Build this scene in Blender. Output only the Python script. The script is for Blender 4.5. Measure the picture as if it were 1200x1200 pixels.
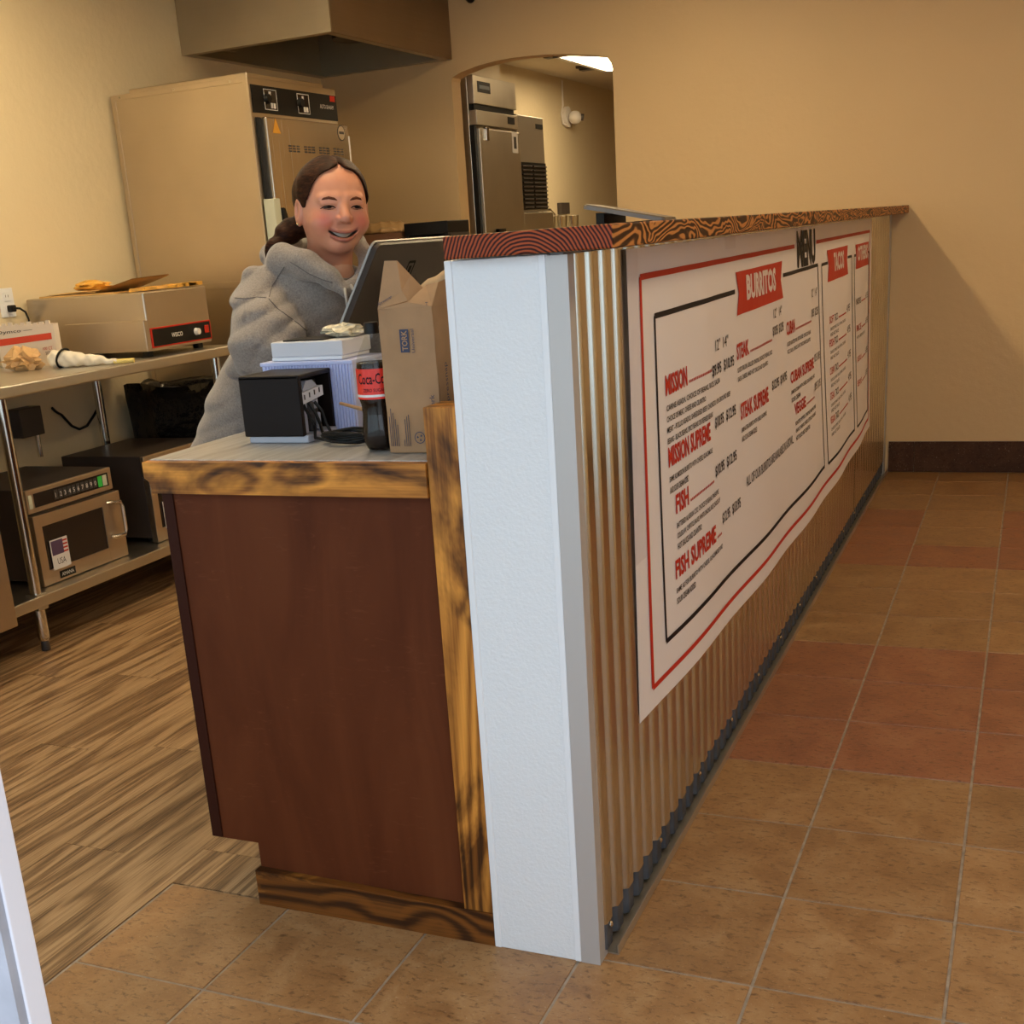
import bpy, bmesh, math, random
import numpy as np
from mathutils import Matrix, Vector, noise as mnoise

# ------------------------------------------------------------------ camera
for _o in list(bpy.data.objects):
    bpy.data.objects.remove(_o)
SC = bpy.context.scene
COL = SC.collection
F_PX, PPX, PPY = 1432.34, 547.25, 727.98           # calibrated on the floor tiles (13 inch grid)
RM = np.array([[0.9111379, 0.4055854, -0.0729949], [0.0571753, -0.2998284, -0.9522783], [-0.4081161, 0.8634833, -0.2963745]])                                # rows: image right, image down, forward
CAM = np.array([0.40251, -1.95506, 1.34419])
cam_d = bpy.data.cameras.new('camera')
cam_d.sensor_width = 36.0
cam_d.lens = F_PX / 1200 * 36.0
cam_d.shift_x = (600 - PPX) / 1200
cam_d.shift_y = (PPY - 600) / 1200
cam_d.clip_start = 0.05
cam = bpy.data.objects.new('camera', cam_d)
COL.objects.link(cam)
M4 = Matrix.Identity(4)
for r_ in range(3):
    M4[r_][0] = RM[0][r_]; M4[r_][1] = -RM[1][r_]; M4[r_][2] = -RM[2][r_]; M4[r_][3] = CAM[r_]
cam.matrix_world = M4
SC.camera = cam

# ------------------------------------------------------------------ sky and exposure
world = bpy.data.worlds.new('World'); SC.world = world
world.use_nodes = True
bg = world.node_tree.nodes['Background']
bg.inputs[0].default_value = (0.80, 0.89, 1.0, 1)
bg.inputs[1].default_value = 2.25
SC.view_settings.view_transform = 'Standard'
SC.view_settings.look = 'None'
SC.view_settings.exposure = 0.0
SC.view_settings.gamma = 1.0
SC.view_settings.use_curve_mapping = False
LAMP_COLOR = (1.0, 0.77, 0.45)
LAMP_KITCHEN, LAMP_DINING, LAMP_REAR = 47.0, 9.5, 15.0

# ------------------------------------------------------------------ pixel helpers (1200 px frame)
def ray(u, v):
    return RM.T @ np.array([(u - PPX) / F_PX, (v - PPY) / F_PX, 1.0])
def PL(u, v, ax, val):
    d = ray(u, v); t = (val - CAM[ax]) / d[ax]
    return CAM + t * d
def PD(u, v, depth):
    return CAM + ray(u, v) * depth

# ------------------------------------------------------------------ geometry helpers
class G:
    """collects verts/faces of one part"""
    def __init__(s): s.v = []; s.f = []; s.m = []
    def add(s, vs, fs, mi=0):
        o = len(s.v); s.v += [tuple(float(c) for c in q) for q in vs]
        s.f += [tuple(i + o for i in f) for f in fs]; s.m += [mi] * len(fs); return s
    def box(s, x0, x1, y0, y1, z0, z1, mi=0):
        vs = [(x0,y0,z0),(x1,y0,z0),(x1,y1,z0),(x0,y1,z0),(x0,y0,z1),(x1,y0,z1),(x1,y1,z1),(x0,y1,z1)]
        return s.add(vs, [(0,3,2,1),(4,5,6,7),(0,1,5,4),(1,2,6,5),(2,3,7,6),(3,0,4,7)], mi)
    def bevbox(s, x0, x1, y0, y1, z0, z1, b=0.004, mi=0):
        bm = bmesh.new(); bmesh.ops.create_cube(bm, size=1)
        for q in bm.verts: q.co = ((x0+x1)/2+q.co.x*(x1-x0), (y0+y1)/2+q.co.y*(y1-y0), (z0+z1)/2+q.co.z*(z1-z0))
        bmesh.ops.bevel(bm, geom=bm.edges[:], offset=b, segments=2, affect='EDGES', profile=0.5)
        bm.verts.index_update()
        s.add([q.co for q in bm.verts], [[q.index for q in f.verts] for f in bm.faces], mi); bm.free(); return s
    def ring(s, rings, closed=True, cap=True, mi=0):
        n = len(rings[0]); vs = [q for r in rings for q in r]; fs = []
        for k in range(len(rings)-1):
            for i in range(n if closed else n-1):
                j = (i+1) % n
                fs.append((k*n+i, k*n+j, (k+1)*n+j, (k+1)*n+i))
        if cap and closed:
            fs.append(tuple(range(n-1, -1, -1))); fs.append(tuple(range((len(rings)-1)*n, len(rings)*n)))
        return s.add(vs, fs, mi)
    def cyl(s, a, b, r0, r1=None, n=16, mi=0):
        return s.tube([a, b], [r0, r0 if r1 is None else r1], n, mi)
    def tube(s, path, r, n=10, mi=0):
        P = [Vector(q) for q in path]; R = r if isinstance(r, (list, tuple)) else [r]*len(P)
        T = []
        for i in range(len(P)):
            t = (P[min(i+1, len(P)-1)] - P[max(i-1, 0)]); T.append(t.normalized())
        up = Vector((0,0,1)) if abs(T[0].z) < 0.9 else Vector((1,0,0))
        nx = T[0].cross(up).normalized(); rings = []
        for i in range(len(P)):
            nx = (nx - T[i]*nx.dot(T[i])).normalized(); ny = T[i].cross(nx)
            rings.append([P[i] + (nx*math.cos(2*math.pi*k/n) + ny*math.sin(2*math.pi*k/n))*R[i] for k in range(n)])
        return s.ring(rings, mi=mi)
    def lathe(s, prof, c=(0,0,0), n=28, mi=0):
        rings = [[(c[0]+r*math.cos(2*math.pi*k/n), c[1]+r*math.sin(2*math.pi*k/n), c[2]+z) for k in range(n)] for r, z in prof]
        return s.ring(rings, mi=mi)
    def prism(s, poly, ax, a, b, mi=0):
        """poly of 2D points in the two other axes (cyclic order), extruded along ax"""
        def mk(p, t):
            return (t, p[0], p[1]) if ax == 0 else ((p[0], t, p[1]) if ax == 1 else (p[0], p[1], t))
        n = len(poly); vs = [mk(p, a) for p in poly] + [mk(p, b) for p in poly]
        fs = [tuple(range(n-1, -1, -1)), tuple(range(n, 2*n))] + [(i, (i+1) % n, n+(i+1) % n, n+i) for i in range(n)]
        return s.add(vs, fs, mi)
    def ell(s, c, r, n=16, m=10, mi=0):
        rings = []
        for k in range(1, m):
            t = math.pi*k/m
            rings.append([(c[0]+r[0]*math.sin(t)*math.cos(2*math.pi*i/n), c[1]+r[1]*math.sin(t)*math.sin(2*math.pi*i/n), c[2]-r[2]*math.cos(t)) for i in range(n)])
        o = len(s.v); s.ring(rings, cap=False, mi=mi)
        b = len(s.v); s.add([(c[0],c[1],c[2]-r[2]), (c[0],c[1],c[2]+r[2])], [], mi)
        for i in range(n):
            j = (i+1) % n
            s.f.append((o+j, o+i, b)); s.m.append(mi)
            L = o+(m-2)*n
            s.f.append((L+i, L+j, b+1)); s.m.append(mi)
        return s
    def quad(s, a, b, c, d, mi=0): return s.add([a,b,c,d], [(0,1,2,3)], mi)
    def grid(s, fn, nu, nv, mi=0):
        vs = [fn(i/nu, j/nv) for j in range(nv+1) for i in range(nu+1)]
        fs = [(j*(nu+1)+i, j*(nu+1)+i+1, (j+1)*(nu+1)+i+1, (j+1)*(nu+1)+i) for j in range(nv) for i in range(nu)]
        return s.add(vs, fs, mi)
    def xf(s, M, o=0):
        for i in range(o, len(s.v)): s.v[i] = tuple(M @ Vector(s.v[i]))
        return s

def fixnormals(me):
    bm = bmesh.new(); bm.from_mesh(me); bmesh.ops.recalc_face_normals(bm, faces=bm.faces); bm.to_mesh(me); bm.free()

def root_loc(o):
    while o.parent is not None: o = o.parent
    return o.location.copy()

def mkobj(name, me, parent=None):
    o = bpy.data.objects.new(name, me); COL.objects.link(o)
    if parent is not None: o.parent = parent
    return o

def part(name, g, mats, parent=None, smooth=False, local=False, label=None, recalc=True):
    """mesh object; coordinates are in world metres unless local=True (then in the frame of the thing)"""
    me = bpy.data.meshes.new(name)
    off = Vector((0,0,0)) if (parent is None or local) else root_loc(parent)
    me.from_pydata([tuple(Vector(q)-off) for q in g.v], [], g.f)
    ms = mats if isinstance(mats, (list, tuple)) else [mats]
    for m in ms: me.materials.append(m)
    if any(g.m): me.polygons.foreach_set('material_index', g.m)
    if recalc: fixnormals(me)
    if smooth:
        me.polygons.foreach_set('use_smooth', [True]*len(me.polygons))
        if smooth != 'all':
            try: me.set_sharp_from_angle(angle=math.radians(smooth if smooth > 1 else 35))
            except Exception: pass
    me.update()
    o = mkobj(name, me, parent)
    if label: o['label'] = label
    return o

def thing(name, label, cat, loc=(0,0,0), rotz=0, group=None):
    o = bpy.data.objects.new(name, None); COL.objects.link(o)
    o.location = loc; o.rotation_euler = (0,0,rotz); o.empty_display_size = 0.05
    o['label'] = label; o['category'] = cat
    if group: o['group'] = group
    return o
def tag(o, label, cat, kind=None, group=None):
    o['label'] = label; o['category'] = cat
    if kind: o['kind'] = kind
    if group: o['group'] = group
    return o
def inst(src, name, parent, loc=(0,0,0), rot=(0,0,0), mat=None):
    o = bpy.data.objects.new(name, src if isinstance(src, bpy.types.Mesh) else src.data)
    COL.objects.link(o); o.parent = parent; o.location = loc; o.rotation_euler = rot
    if mat is not None:
        o.material_slots[0].link = 'OBJECT'; o.material_slots[0].material = mat
    return o

def text2d(s, h, w=None, bold=0.0):
    """flat lettering as 2D verts + faces; cap height h, total width w"""
    cu = bpy.data.curves.new('t', 'FONT'); cu.body = s; cu.size = 1.0; cu.offset = bold
    cu.resolution_u = 2; cu.fill_mode = 'FRONT'
    ob = bpy.data.objects.new('t', cu)
    me = bpy.data.meshes.new_from_object(ob)
    v = np.array([tuple(q.co) for q in me.vertices])[:, :2] if len(me.vertices) else np.zeros((0,2))
    f = [tuple(p.vertices) for p in me.polygons]
    bpy.data.objects.remove(ob); bpy.data.curves.remove(cu); bpy.data.meshes.remove(me)
    if len(v) == 0: return v, f
    v -= v.min(0); e = v.max(0)
    sc = h / 0.72
    if w is None: v *= sc
    else: v[:,0] *= w / e[0]; v[:,1] *= h / max(e[1], 1e-6)
    return v, f
def text(g, s, o, ux, uy, h, w=None, bold=0.0, mi=0):
    """lettering on a plane: o lower left, ux reading direction, uy up (unit vectors)"""
    v, f = text2d(s, h, w, bold)
    o = np.array(o, float); ux = np.array(ux, float); uy = np.array(uy, float)
    g.add([o + a*ux + b*uy for a, b in v], f, mi); return g

# ------------------------------------------------------------------ material helpers
def new_mat(name):
    m = bpy.data.materials.new(name); m.use_nodes = True
    nt = m.node_tree; b = nt.nodes['Principled BSDF']
    return m, nt, b
def N(nt, typ, **kw):
    n = nt.nodes.new(typ)
    for k, v in kw.items():
        if hasattr(n, k): setattr(n, k, v)
        else: n.inputs[k].default_value = v
    return n
def L(nt, a, b): nt.links.new(a, b)
def coords(nt, scale=(1,1,1), rot=(0,0,0), kind='Object', loc=(0,0,0)):
    tc = N(nt, 'ShaderNodeTexCoord'); mp = N(nt, 'ShaderNodeMapping')
    mp.inputs['Scale'].default_value = scale; mp.inputs['Rotation'].default_value = rot; mp.inputs['Location'].default_value = loc
    L(nt, tc.outputs[kind], mp.inputs[0]); return mp.outputs[0]
def ramp(nt, fac, stops, interp='LINEAR'):
    r = N(nt, 'ShaderNodeValToRGB'); r.color_ramp.interpolation = interp
    el = r.color_ramp.elements
    while len(el) < len(stops): el.new(0.5)
    for e, (p, c) in zip(el, stops):
        e.position = p; e.color = (c[0], c[1], c[2], 1) if len(c) == 3 else c
    L(nt, fac, r.inputs[0]); return r.outputs[0]
def noise(nt, vec, scale=5, detail=3, rough=0.5, dist=0.0):
    n = N(nt, 'ShaderNodeTexNoise'); n.inputs['Scale'].default_value = scale
    n.inputs['Detail'].default_value = detail; n.inputs['Roughness'].default_value = rough; n.inputs['Distortion'].default_value = dist
    if vec is not None: L(nt, vec, n.inputs['Vector'])
    return n.outputs['Fac']
def mixc(nt, fac, a, b, blend='MIX'):
    m = N(nt, 'ShaderNodeMix'); m.data_type = 'RGBA'; m.blend_type = blend
    for sock, val in ((m.inputs[0], fac), (m.inputs[6], a), (m.inputs[7], b)):
        if isinstance(val, (int, float)): sock.default_value = val
        elif isinstance(val, tuple): sock.default_value = (*val[:3], 1)
        else: L(nt, val, sock)
    return m.outputs[2]
def math_(nt, op, a, b=0.0, c=None):
    m = N(nt, 'ShaderNodeMath'); m.operation = op
    for i, val in enumerate((a, b) if c is None else (a, b, c)):
        if isinstance(val, (int, float)): m.inputs[i].default_value = val
        else: L(nt, val, m.inputs[i])
    return m.outputs[0]
def bump(nt, b, h, strength=0.2, dist=0.01):
    bp = N(nt, 'ShaderNodeBump'); bp.inputs['Strength'].default_value = strength; bp.inputs['Distance'].default_value = dist
    L(nt, h, bp.inputs['Height']); L(nt, bp.outputs[0], b.inputs['Normal'])
def plain(name, col, rough=0.5, metal=0.0, var=0.0, vscale=8.0, bmp=0.0, bscale=60.0, emit=None, spec=None, coat=0.0, bdist=0.004):
    m, nt, b = new_mat(name)
    b.inputs['Base Color'].default_value = (*col, 1); b.inputs['Roughness'].default_value = rough; b.inputs['Metallic'].default_value = metal
    if spec is not None: b.inputs['Specular IOR Level'].default_value = spec
    if coat: b.inputs['Coat Weight'].default_value = coat
    if var or bmp: vec = coords(nt)
    if var:
        c = ramp(nt, noise(nt, vec, vscale, 4), [(0.3, tuple(x*(1-var) for x in col)), (0.7, tuple(min(1, x*(1+var)) for x in col))])
        L(nt, c, b.inputs['Base Color'])
    if bmp: bump(nt, b, noise(nt, vec, bscale, 3), bmp, bdist)
    if emit:
        b.inputs['Emission Color'].default_value = (*emit[:3], 1); b.inputs['Emission Strength'].default_value = emit[3]
    return m
def steel(name, col=(0.60,0.57,0.51), rough=0.32, axis=2, amt=0.15):
    m, nt, b = new_mat(name)
    b.inputs['Metallic'].default_value = 1.0
    sc = [90, 90, 90]; sc[axis] = 1.5
    n = noise(nt, coords(nt, tuple(sc)), 1.0, 3, 0.6)
    big = noise(nt, coords(nt), 2.5, 3)
    c = ramp(nt, big, [(0.3, tuple(x*0.86 for x in col)), (0.7, col)])
    L(nt, c, b.inputs['Base Color'])
    L(nt, math_(nt, 'MULTIPLY_ADD', n, 0.2, rough-0.08), b.inputs['Roughness'])
    bump(nt, b, n, amt, 0.0006)
    return m
def burnt(name, axis, seed=0.0, lo=(0.022,0.007,0.003), mid=(0.28,0.088,0.016), hi=(0.72,0.31,0.055), char=0.5, fine=110):
    """torched pine: long grain, charred patches, knots"""
    m, nt, b = new_mat(name)
    st = [1.0, 1.0, 1.0]; st[axis] = 0.16
    v = coords(nt, tuple(st), loc=(seed, seed*1.7, seed*0.6))
    vk = coords(nt, tuple([1 if i != axis else 0.55 for i in range(3)]), loc=(seed*0.3, seed*0.7, seed*0.2))
    vo = N(nt, 'ShaderNodeTexVoronoi'); vo.inputs['Scale'].default_value = 6.5; L(nt, vk, vo.inputs['Vector'])
    kd = vo.outputs['Distance']
    knot = ramp(nt, kd, [(0.0, (1,1,1)), (0.10, (0.35,0.35,0.35)), (0.34, (0,0,0))])
    base = noise(nt, v, 4.0, 2, 0.4, 0.2)
    ph = math_(nt, 'ADD', math_(nt, 'MULTIPLY', base, float(fine)), math_(nt, 'MULTIPLY', knot, 20.0))
    gr = math_(nt, 'MULTIPLY_ADD', math_(nt, 'SINE', ph), 0.5, 0.5)
    fv = coords(nt, tuple([1.0 if i != axis else 0.018 for i in range(3)]), loc=(seed, seed, seed)); fn = noise(nt, fv, 260.0, 3, 0.6)
    g2 = math_(nt, 'ADD', math_(nt, 'MULTIPLY', gr, 0.45), math_(nt, 'MULTIPLY', fn, 0.62))
    col = ramp(nt, g2, [(0.18, tuple(x*0.6 for x in mid)), (0.48, tuple((x+y)/2 for x, y in zip(mid, hi))), (0.85, hi)])
    pv = coords(nt, tuple([1.0 if i != axis else 0.45 for i in range(3)]), loc=(seed*2.1, seed, seed))
    patch = noise(nt, pv, 6.0, 5, 0.6, 0.7)
    pa = ramp(nt, patch, [(char-0.04, (0,0,0)), (char+0.10, (1,1,1))])
    dk = mixc(nt, ramp(nt, g2, [(0.35, (0,0,0)), (0.75, (1,1,1))]), lo, tuple(x*0.5 for x in mid))
    c2 = mixc(nt, math_(nt, 'MULTIPLY', pa, 0.93), col, dk)
    kc = ramp(nt, kd, [(0.0, (1,1,1)), (0.055, (0.9,0.9,0.9)), (0.085, (0,0,0))])
    c3 = mixc(nt, math_(nt, 'MULTIPLY', kc, 0.8), c2, tuple(x*1.5 for x in lo))
    L(nt, c3, b.inputs['Base Color'])
    b.inputs['Roughness'].default_value = 0.42
    b.inputs['Specular IOR Level'].default_value = 0.25
    bump(nt, b, g2, 0.35, 0.0015)
    return m

# ------------------------------------------------------------------ smooth implicit surfaces (for soft and organic shapes)
def surfnet(fn, lo, hi, h):
    lo = np.array(lo, float); hi = np.array(hi, float)
    n = np.maximum(np.ceil((hi-lo)/h).astype(int)+1, 3)
    ax = [lo[i] + h*np.arange(n[i]) for i in range(3)]
    X = np.meshgrid(*ax, indexing='ij')
    D = fn(X[0], X[1], X[2])
    S = D < 0
    nc = n-1
    cnt = np.zeros(nc); pos = [np.zeros(nc) for _ in range(3)]
    cor = [(i,j,k) for i in (0,1) for j in (0,1) for k in (0,1)]
    sl = lambda c: tuple(slice(c[i], c[i]+nc[i]) for i in range(3))
    for c in cor:
        for a in range(3):
            if c[a]: continue
            d = list(c); d[a] = 1
            A, B = D[sl(c)], D[sl(d)]
            cr = (A < 0) != (B < 0)
            t = np.where(cr, A/np.where(np.abs(A-B) < 1e-12, 1, A-B), 0)
            cnt += cr
            for q in range(3):
                pos[q] += np.where(cr, c[q] + (t if q == a else 0), 0)
    act = cnt > 0
    idx = -np.ones(nc, int); idx[act] = np.arange(act.sum())
    I = np.argwhere(act)
    V = np.stack([lo[q] + h*(I[:,q] + pos[q][act]/cnt[act]) for q in range(3)], 1)
    Fs = []
    for a in range(3):
        b_, c_ = [(1,2),(2,0),(0,1)][a]
        s0 = [slice(None)]*3; s1 = [slice(None)]*3
        s0[a] = slice(0, n[a]-1); s1[a] = slice(1, n[a])
        s0[b_] = s1[b_] = slice(1, n[b_]-1); s0[c_] = s1[c_] = slice(1, n[c_]-1)
        A, B = S[tuple(s0)], S[tuple(s1)]
        for flip in (0, 1):
            e = np.argwhere((A & ~B) if flip == 0 else (~A & B))
            if len(e) == 0: continue
            e = e.copy(); e[:,b_] += 1; e[:,c_] += 1
            q = []
            for db, dc in ((-1,-1),(0,-1),(0,0),(-1,0)):
                ee = e.copy(); ee[:,b_] += db; ee[:,c_] += dc
                q.append(idx[ee[:,0], ee[:,1], ee[:,2]])
            q = np.stack(q, 1)
            Fs.append(q if flip == 0 else q[:, ::-1])
    return V, np.concatenate(Fs)
def smin(a, b, k): 
    h = np.clip(0.5 + 0.5*(b-a)/k, 0, 1); return b*(1-h) + a*h - k*h*(1-h)
def smax(a, b, k): return -smin(-a, -b, k)
def s_ell(P, c, r):
    q = [(P[i]-c[i])/r[i] for i in range(3)]; k = np.sqrt(q[0]**2+q[1]**2+q[2]**2)
    q2 = [(P[i]-c[i])/(r[i]**2) for i in range(3)]; k2 = np.sqrt(q2[0]**2+q2[1]**2+q2[2]**2)
    return k*(k-1)/np.maximum(k2, 1e-6)
def s_cap(P, a, b, r0, r1=None):
    r1 = r0 if r1 is None else r1
    a = np.array(a, float); b = np.array(b, float); ab = b-a
    t = np.clip(sum((P[i]-a[i])*ab[i] for i in range(3))/(ab@ab), 0, 1)
    d = np.sqrt(sum((P[i]-a[i]-t*ab[i])**2 for i in range(3)))
    return d - (r0 + (r1-r0)*t)
def netpart(name, VF, mats, parent, local=True, cols=None, smooth_it=1, label=None):
    V, Fq = VF
    me = bpy.data.meshes.new(name)
    off = np.zeros(3) if local else np.array(root_loc(parent))
    me.from_pydata((V-off).tolist(), [], Fq.tolist())
    me.polygons.foreach_set('use_smooth', [True]*len(me.polygons))
    for m in (mats if isinstance(mats, (list, tuple)) else [mats]): me.materials.append(m)
    if cols is not None:
        at = me.color_attributes.new('Col', 'FLOAT_COLOR', 'POINT')
        at.data.foreach_set('color', np.concatenate([cols, np.ones((len(cols),1))], 1).astype(np.float32).ravel())
    fixnormals(me); me.update()
    o = mkobj(name, me, parent)
    if label: o['label'] = label
    return o

# ================================================================== SETTING
T = 0.33                      # tile module
YB = 14.75 * T                # kitchen-side face of the back wall
XL = -3.50                    # left wall face
XR, YF = 2.60, -1.50          # right wall face, storefront plane
ZC = 2.75                     # ceiling

def plaster(name, col, b_=0.35):
    m, nt, b = new_mat(name)
    v = coords(nt)
    c = ramp(nt, noise(nt, v, 1.3, 3), [(0.3, tuple(x*0.95 for x in col)), (0.7, col)])
    L(nt, c, b.inputs['Base Color']); b.inputs['Roughness'].default_value = 0.55
    h = math_(nt, 'ADD', noise(nt, v, 28, 5, 0.6), math_(nt, 'MULTIPLY', noise(nt, v, 7, 2), 0.8))
    bump(nt, b, h, b_, 0.006); return m
M_WALL = plaster('wall_paint_tan', (0.66, 0.47, 0.245))
M_WALL_L = plaster('wall_paint_cream', (0.76, 0.64, 0.42))
M_WALL_R = plaster('rear_room_paint', (0.66, 0.56, 0.38))
M_CEIL = plain('ceiling_white', (0.78, 0.75, 0.68), 0.8, bmp=0.3, bscale=90)
M_GROUT = plain('grout', (0.33, 0.27, 0.21), 0.9, var=0.25, vscale=30, bmp=0.4, bscale=200)
M_CONC = plain('concrete', (0.45, 0.44, 0.42), 0.9, var=0.1)
M_WHITE = plain('white_paint', (0.80, 0.81, 0.83), 0.45)
M_BLACK = plain('black_plastic', (0.008, 0.007, 0.006), 0.45, spec=0.25)
M_DARK = plain('dark_metal', (0.05, 0.04, 0.035), 0.45, var=0.2)
M_STEEL = steel('brushed_steel')
M_STEELX = steel('brushed_steel_long', axis=1)
M_CHROME = plain('chrome_tube', (0.72, 0.69, 0.63), 0.16, 1.0)
M_GALV = plain('galvanised_trim', (0.52, 0.50, 0.49), 0.5, 0.4)

def tile_mat(name, a, b_, c, d):
    m, nt, b = new_mat(name)
    tc = N(nt, 'ShaderNodeTexCoord'); oi = N(nt, 'ShaderNodeObjectInfo')
    cb = N(nt, 'ShaderNodeCombineXYZ')
    L(nt, math_(nt, 'MULTIPLY', oi.outputs['Random'], 57.0), cb.inputs[0]); L(nt, math_(nt, 'MULTIPLY', oi.outputs['Random'], 31.0), cb.inputs[1])
    va = N(nt, 'ShaderNodeVectorMath'); va.operation = 'ADD'
    L(nt, tc.outputs['Object'], va.inputs[0]); L(nt, cb.outputs[0], va.inputs[1])
    v = va.outputs[0]
    big = noise(nt, v, 9, 6, 0.68, 0.6)
    col = ramp(nt, big, [(0.28, a), (0.5, b_), (0.72, c)])
    mp = N(nt, 'ShaderNodeMapping'); mp.inputs['Scale'].default_value = (0.55, 1.0, 1.0); L(nt, v, mp.inputs[0])
    vein = noise(nt, mp.outputs[0], 85, 5, 0.72, 0.35)
    vf = ramp(nt, vein, [(0.33, (1,1,1)), (0.47, (0,0,0))])
    col = mixc(nt, math_(nt, 'MULTIPLY', vf, 0.75), col, d)
    sp = noise(nt, v, 170, 2, 0.5)
    col = mixc(nt, math_(nt, 'MULTIPLY', ramp(nt, sp, [(0.66, (0,0,0)), (0.74, (1,1,1))]), 0.30), col, (0.62, 0.50, 0.36))
    L(nt, mixc(nt, 1.0, col, ramp(nt, oi.outputs['Random'], [(0, (0.86,0.86,0.86)), (1, (1.0,1.0,1.0))]), 'MULTIPLY'), b.inputs['Base Color'])
    L(nt, math_(nt, 'MULTIPLY_ADD', big, 0.25, 0.30), b.inputs['Roughness'])
    bump(nt, b, math_(nt, 'ADD', vein, big), 0.35, 0.003)
    return m
M_TILE = tile_mat('tile_ochre', (0.235,0.112,0.042), (0.34,0.180,0.072), (0.42,0.25,0.115), (0.085,0.034,0.013))
M_TILER = tile_mat('tile_rust', (0.21,0.075,0.036), (0.31,0.118,0.055), (0.38,0.175,0.085), (0.085,0.028,0.015))

# floor slab with individual tiles
g = G(); g.box(-0.36, XR+0.1, YF-0.02, YB, -0.06, -0.0025).box(-1.312, -0.36, YF-0.02, 0.0, -0.06, -0.0025)
floor = part('floor', g, M_GROUT); tag(floor, 'square ochre and rust ceramic tile floor with pale grout', 'floor', 'structure')
def tile_mesh(wx, wy, name='tile'):
    g = G(); g.bevbox(0.0028, wx-0.0028, 0.0028, wy-0.0028, -0.012, 0.0, 0.0016)
    me = bpy.data.meshes.new(name); me.from_pydata(g.v, [], g.f); me.materials.append(M_TILE); fixnormals(me); return me
TM = tile_mesh(T, T); TM_end = tile_mesh(T, 0.75*T); TM_cut = tile_mesh(T-0.012, T)
random.seed(4)
for i in range(-1, 8):
    for j in range(-4, 15):
        red = j in (3,4,5) or (j == 9) or (j in (10,11) and i != 0)
        inst(TM if j < 14 else TM_end, 'tile', floor, (i*T, j*T, random.uniform(-0.0006, 0.0)), mat=M_TILER if red else M_TILE)
for i in range(-4, -1):
    for j in range(-4, 0):
        if i == -4: inst(TM_cut, 'tile', floor, (-4*T+0.012, j*T, random.uniform(-0.0006, 0)), mat=M_TILE)
        else: inst(TM, 'tile', floor, (i*T, j*T, random.uniform(-0.0006, 0)), mat=M_TILE)

# plank floor of the kitchen
def plank_mat():
    m, nt, b = new_mat('vinyl_plank')
    oi = N(nt, 'ShaderNodeObjectInfo'); tc = N(nt, 'ShaderNodeTexCoord')
    cb = N(nt, 'ShaderNodeCombineXYZ'); L(nt, math_(nt, 'MULTIPLY', oi.outputs['Random'], 83.0), cb.inputs[0]); L(nt, math_(nt, 'MULTIPLY', oi.outputs['Random'], 19.0), cb.inputs[1])
    va = N(nt, 'ShaderNodeVectorMath'); va.operation = 'ADD'; L(nt, tc.outputs['Object'], va.inputs[0]); L(nt, cb.outputs[0], va.inputs[1])
    mp = N(nt, 'ShaderNodeMapping'); mp.inputs['Scale'].default_value = (1, 0.09, 1); L(nt, va.outputs[0], mp.inputs[0])
    mp2 = N(nt, 'ShaderNodeMapping'); mp2.inputs['Scale'].default_value = (1, 0.014, 1); L(nt, va.outputs[0], mp2.inputs[0])
    a = noise(nt, mp.outputs[0], 7, 3, 0.5, 0.5)
    w = math_(nt, 'MULTIPLY_ADD', math_(nt, 'SINE', math_(nt, 'MULTIPLY', a, 42.0)), 0.5, 0.5)
    fine = noise(nt, mp2.outputs[0], 210, 5, 0.8)
    s = math_(nt, 'ADD', math_(nt, 'MULTIPLY', w, 0.22), math_(nt, 'MULTIPLY', fine, 1.0))
    c = ramp(nt, s, [(0.42, (0.085,0.041,0.016)), (0.54, (0.225,0.126,0.056)), (0.66, (0.36,0.220,0.106)), (0.82, (0.50,0.325,0.17))])
    c = mixc(nt, 1.0, c, ramp(nt, oi.outputs['Random'], [(0, (0.90,0.89,0.88)), (1, (1.0,1.0,1.0))]), 'MULTIPLY')
    L(nt, c, b.inputs['Base Color']); b.inputs['Roughness'].default_value = 0.42
    bump(nt, b, s, 0.12, 0.001); return m
M_PLANK = plank_mat()
g = G(); g.box(XL, -1.314, YF-0.02, YB, -0.06, -0.006).box(-1.314, -0.36, 0.002, YB, -0.06, -0.006)
floor_k = part('floor_kitchen', g, M_GROUT); tag(floor_k, 'brown wood-grain plank floor behind the counter', 'floor', 'structure')
PWid, PLen = 0.18, 1.22
def plank_mesh(w, l):
    g = G(); g.box(0.0004, w-0.0004, 0.0005, l-0.0005, -0.008, -0.0005)
    me = bpy.data.meshes.new('plank'); me.from_pydata(g.v, [], g.f); me.materials.append(M_PLANK); fixnormals(me); return me
_pm = {}
def plank(x0, x1, y0, y1):
    k = (round(x1-x0, 4), round(y1-y0, 4))
    if k[0] < 0.005 or k[1] < 0.01: return
    if k not in _pm: _pm[k] = plank_mesh(*k)
    inst(_pm[k], 'plank', floor_k, (x0, y0, 0))
x = XL; c = 0
while x < -0.505:
    x1 = min(x+PWid, -0.505); y = YF - (c*0.47 % 1.0)*PLen
    for (xa, xb, ylo) in ((x, min(x1, -1.314), YF), (max(x, -1.314), x1, 0.002)):
        if xb - xa < 0.004: continue
        yy = y
        while yy < YB:
            a, b2 = max(yy, ylo), min(yy+PLen, YB)
            if b2 - a > 0.01: plank(xa, xb, a, b2)
            yy += PLen
    x = x1; c += 1

# walls
g = G(); g.box(XL-0.12, XL, YF-0.1, YB+0.12, -0.06, ZC)
o = part('wall_left', g, M_WALL_L); tag(o, 'cream plastered kitchen wall behind the steel work table', 'wall', 'structure')
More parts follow.
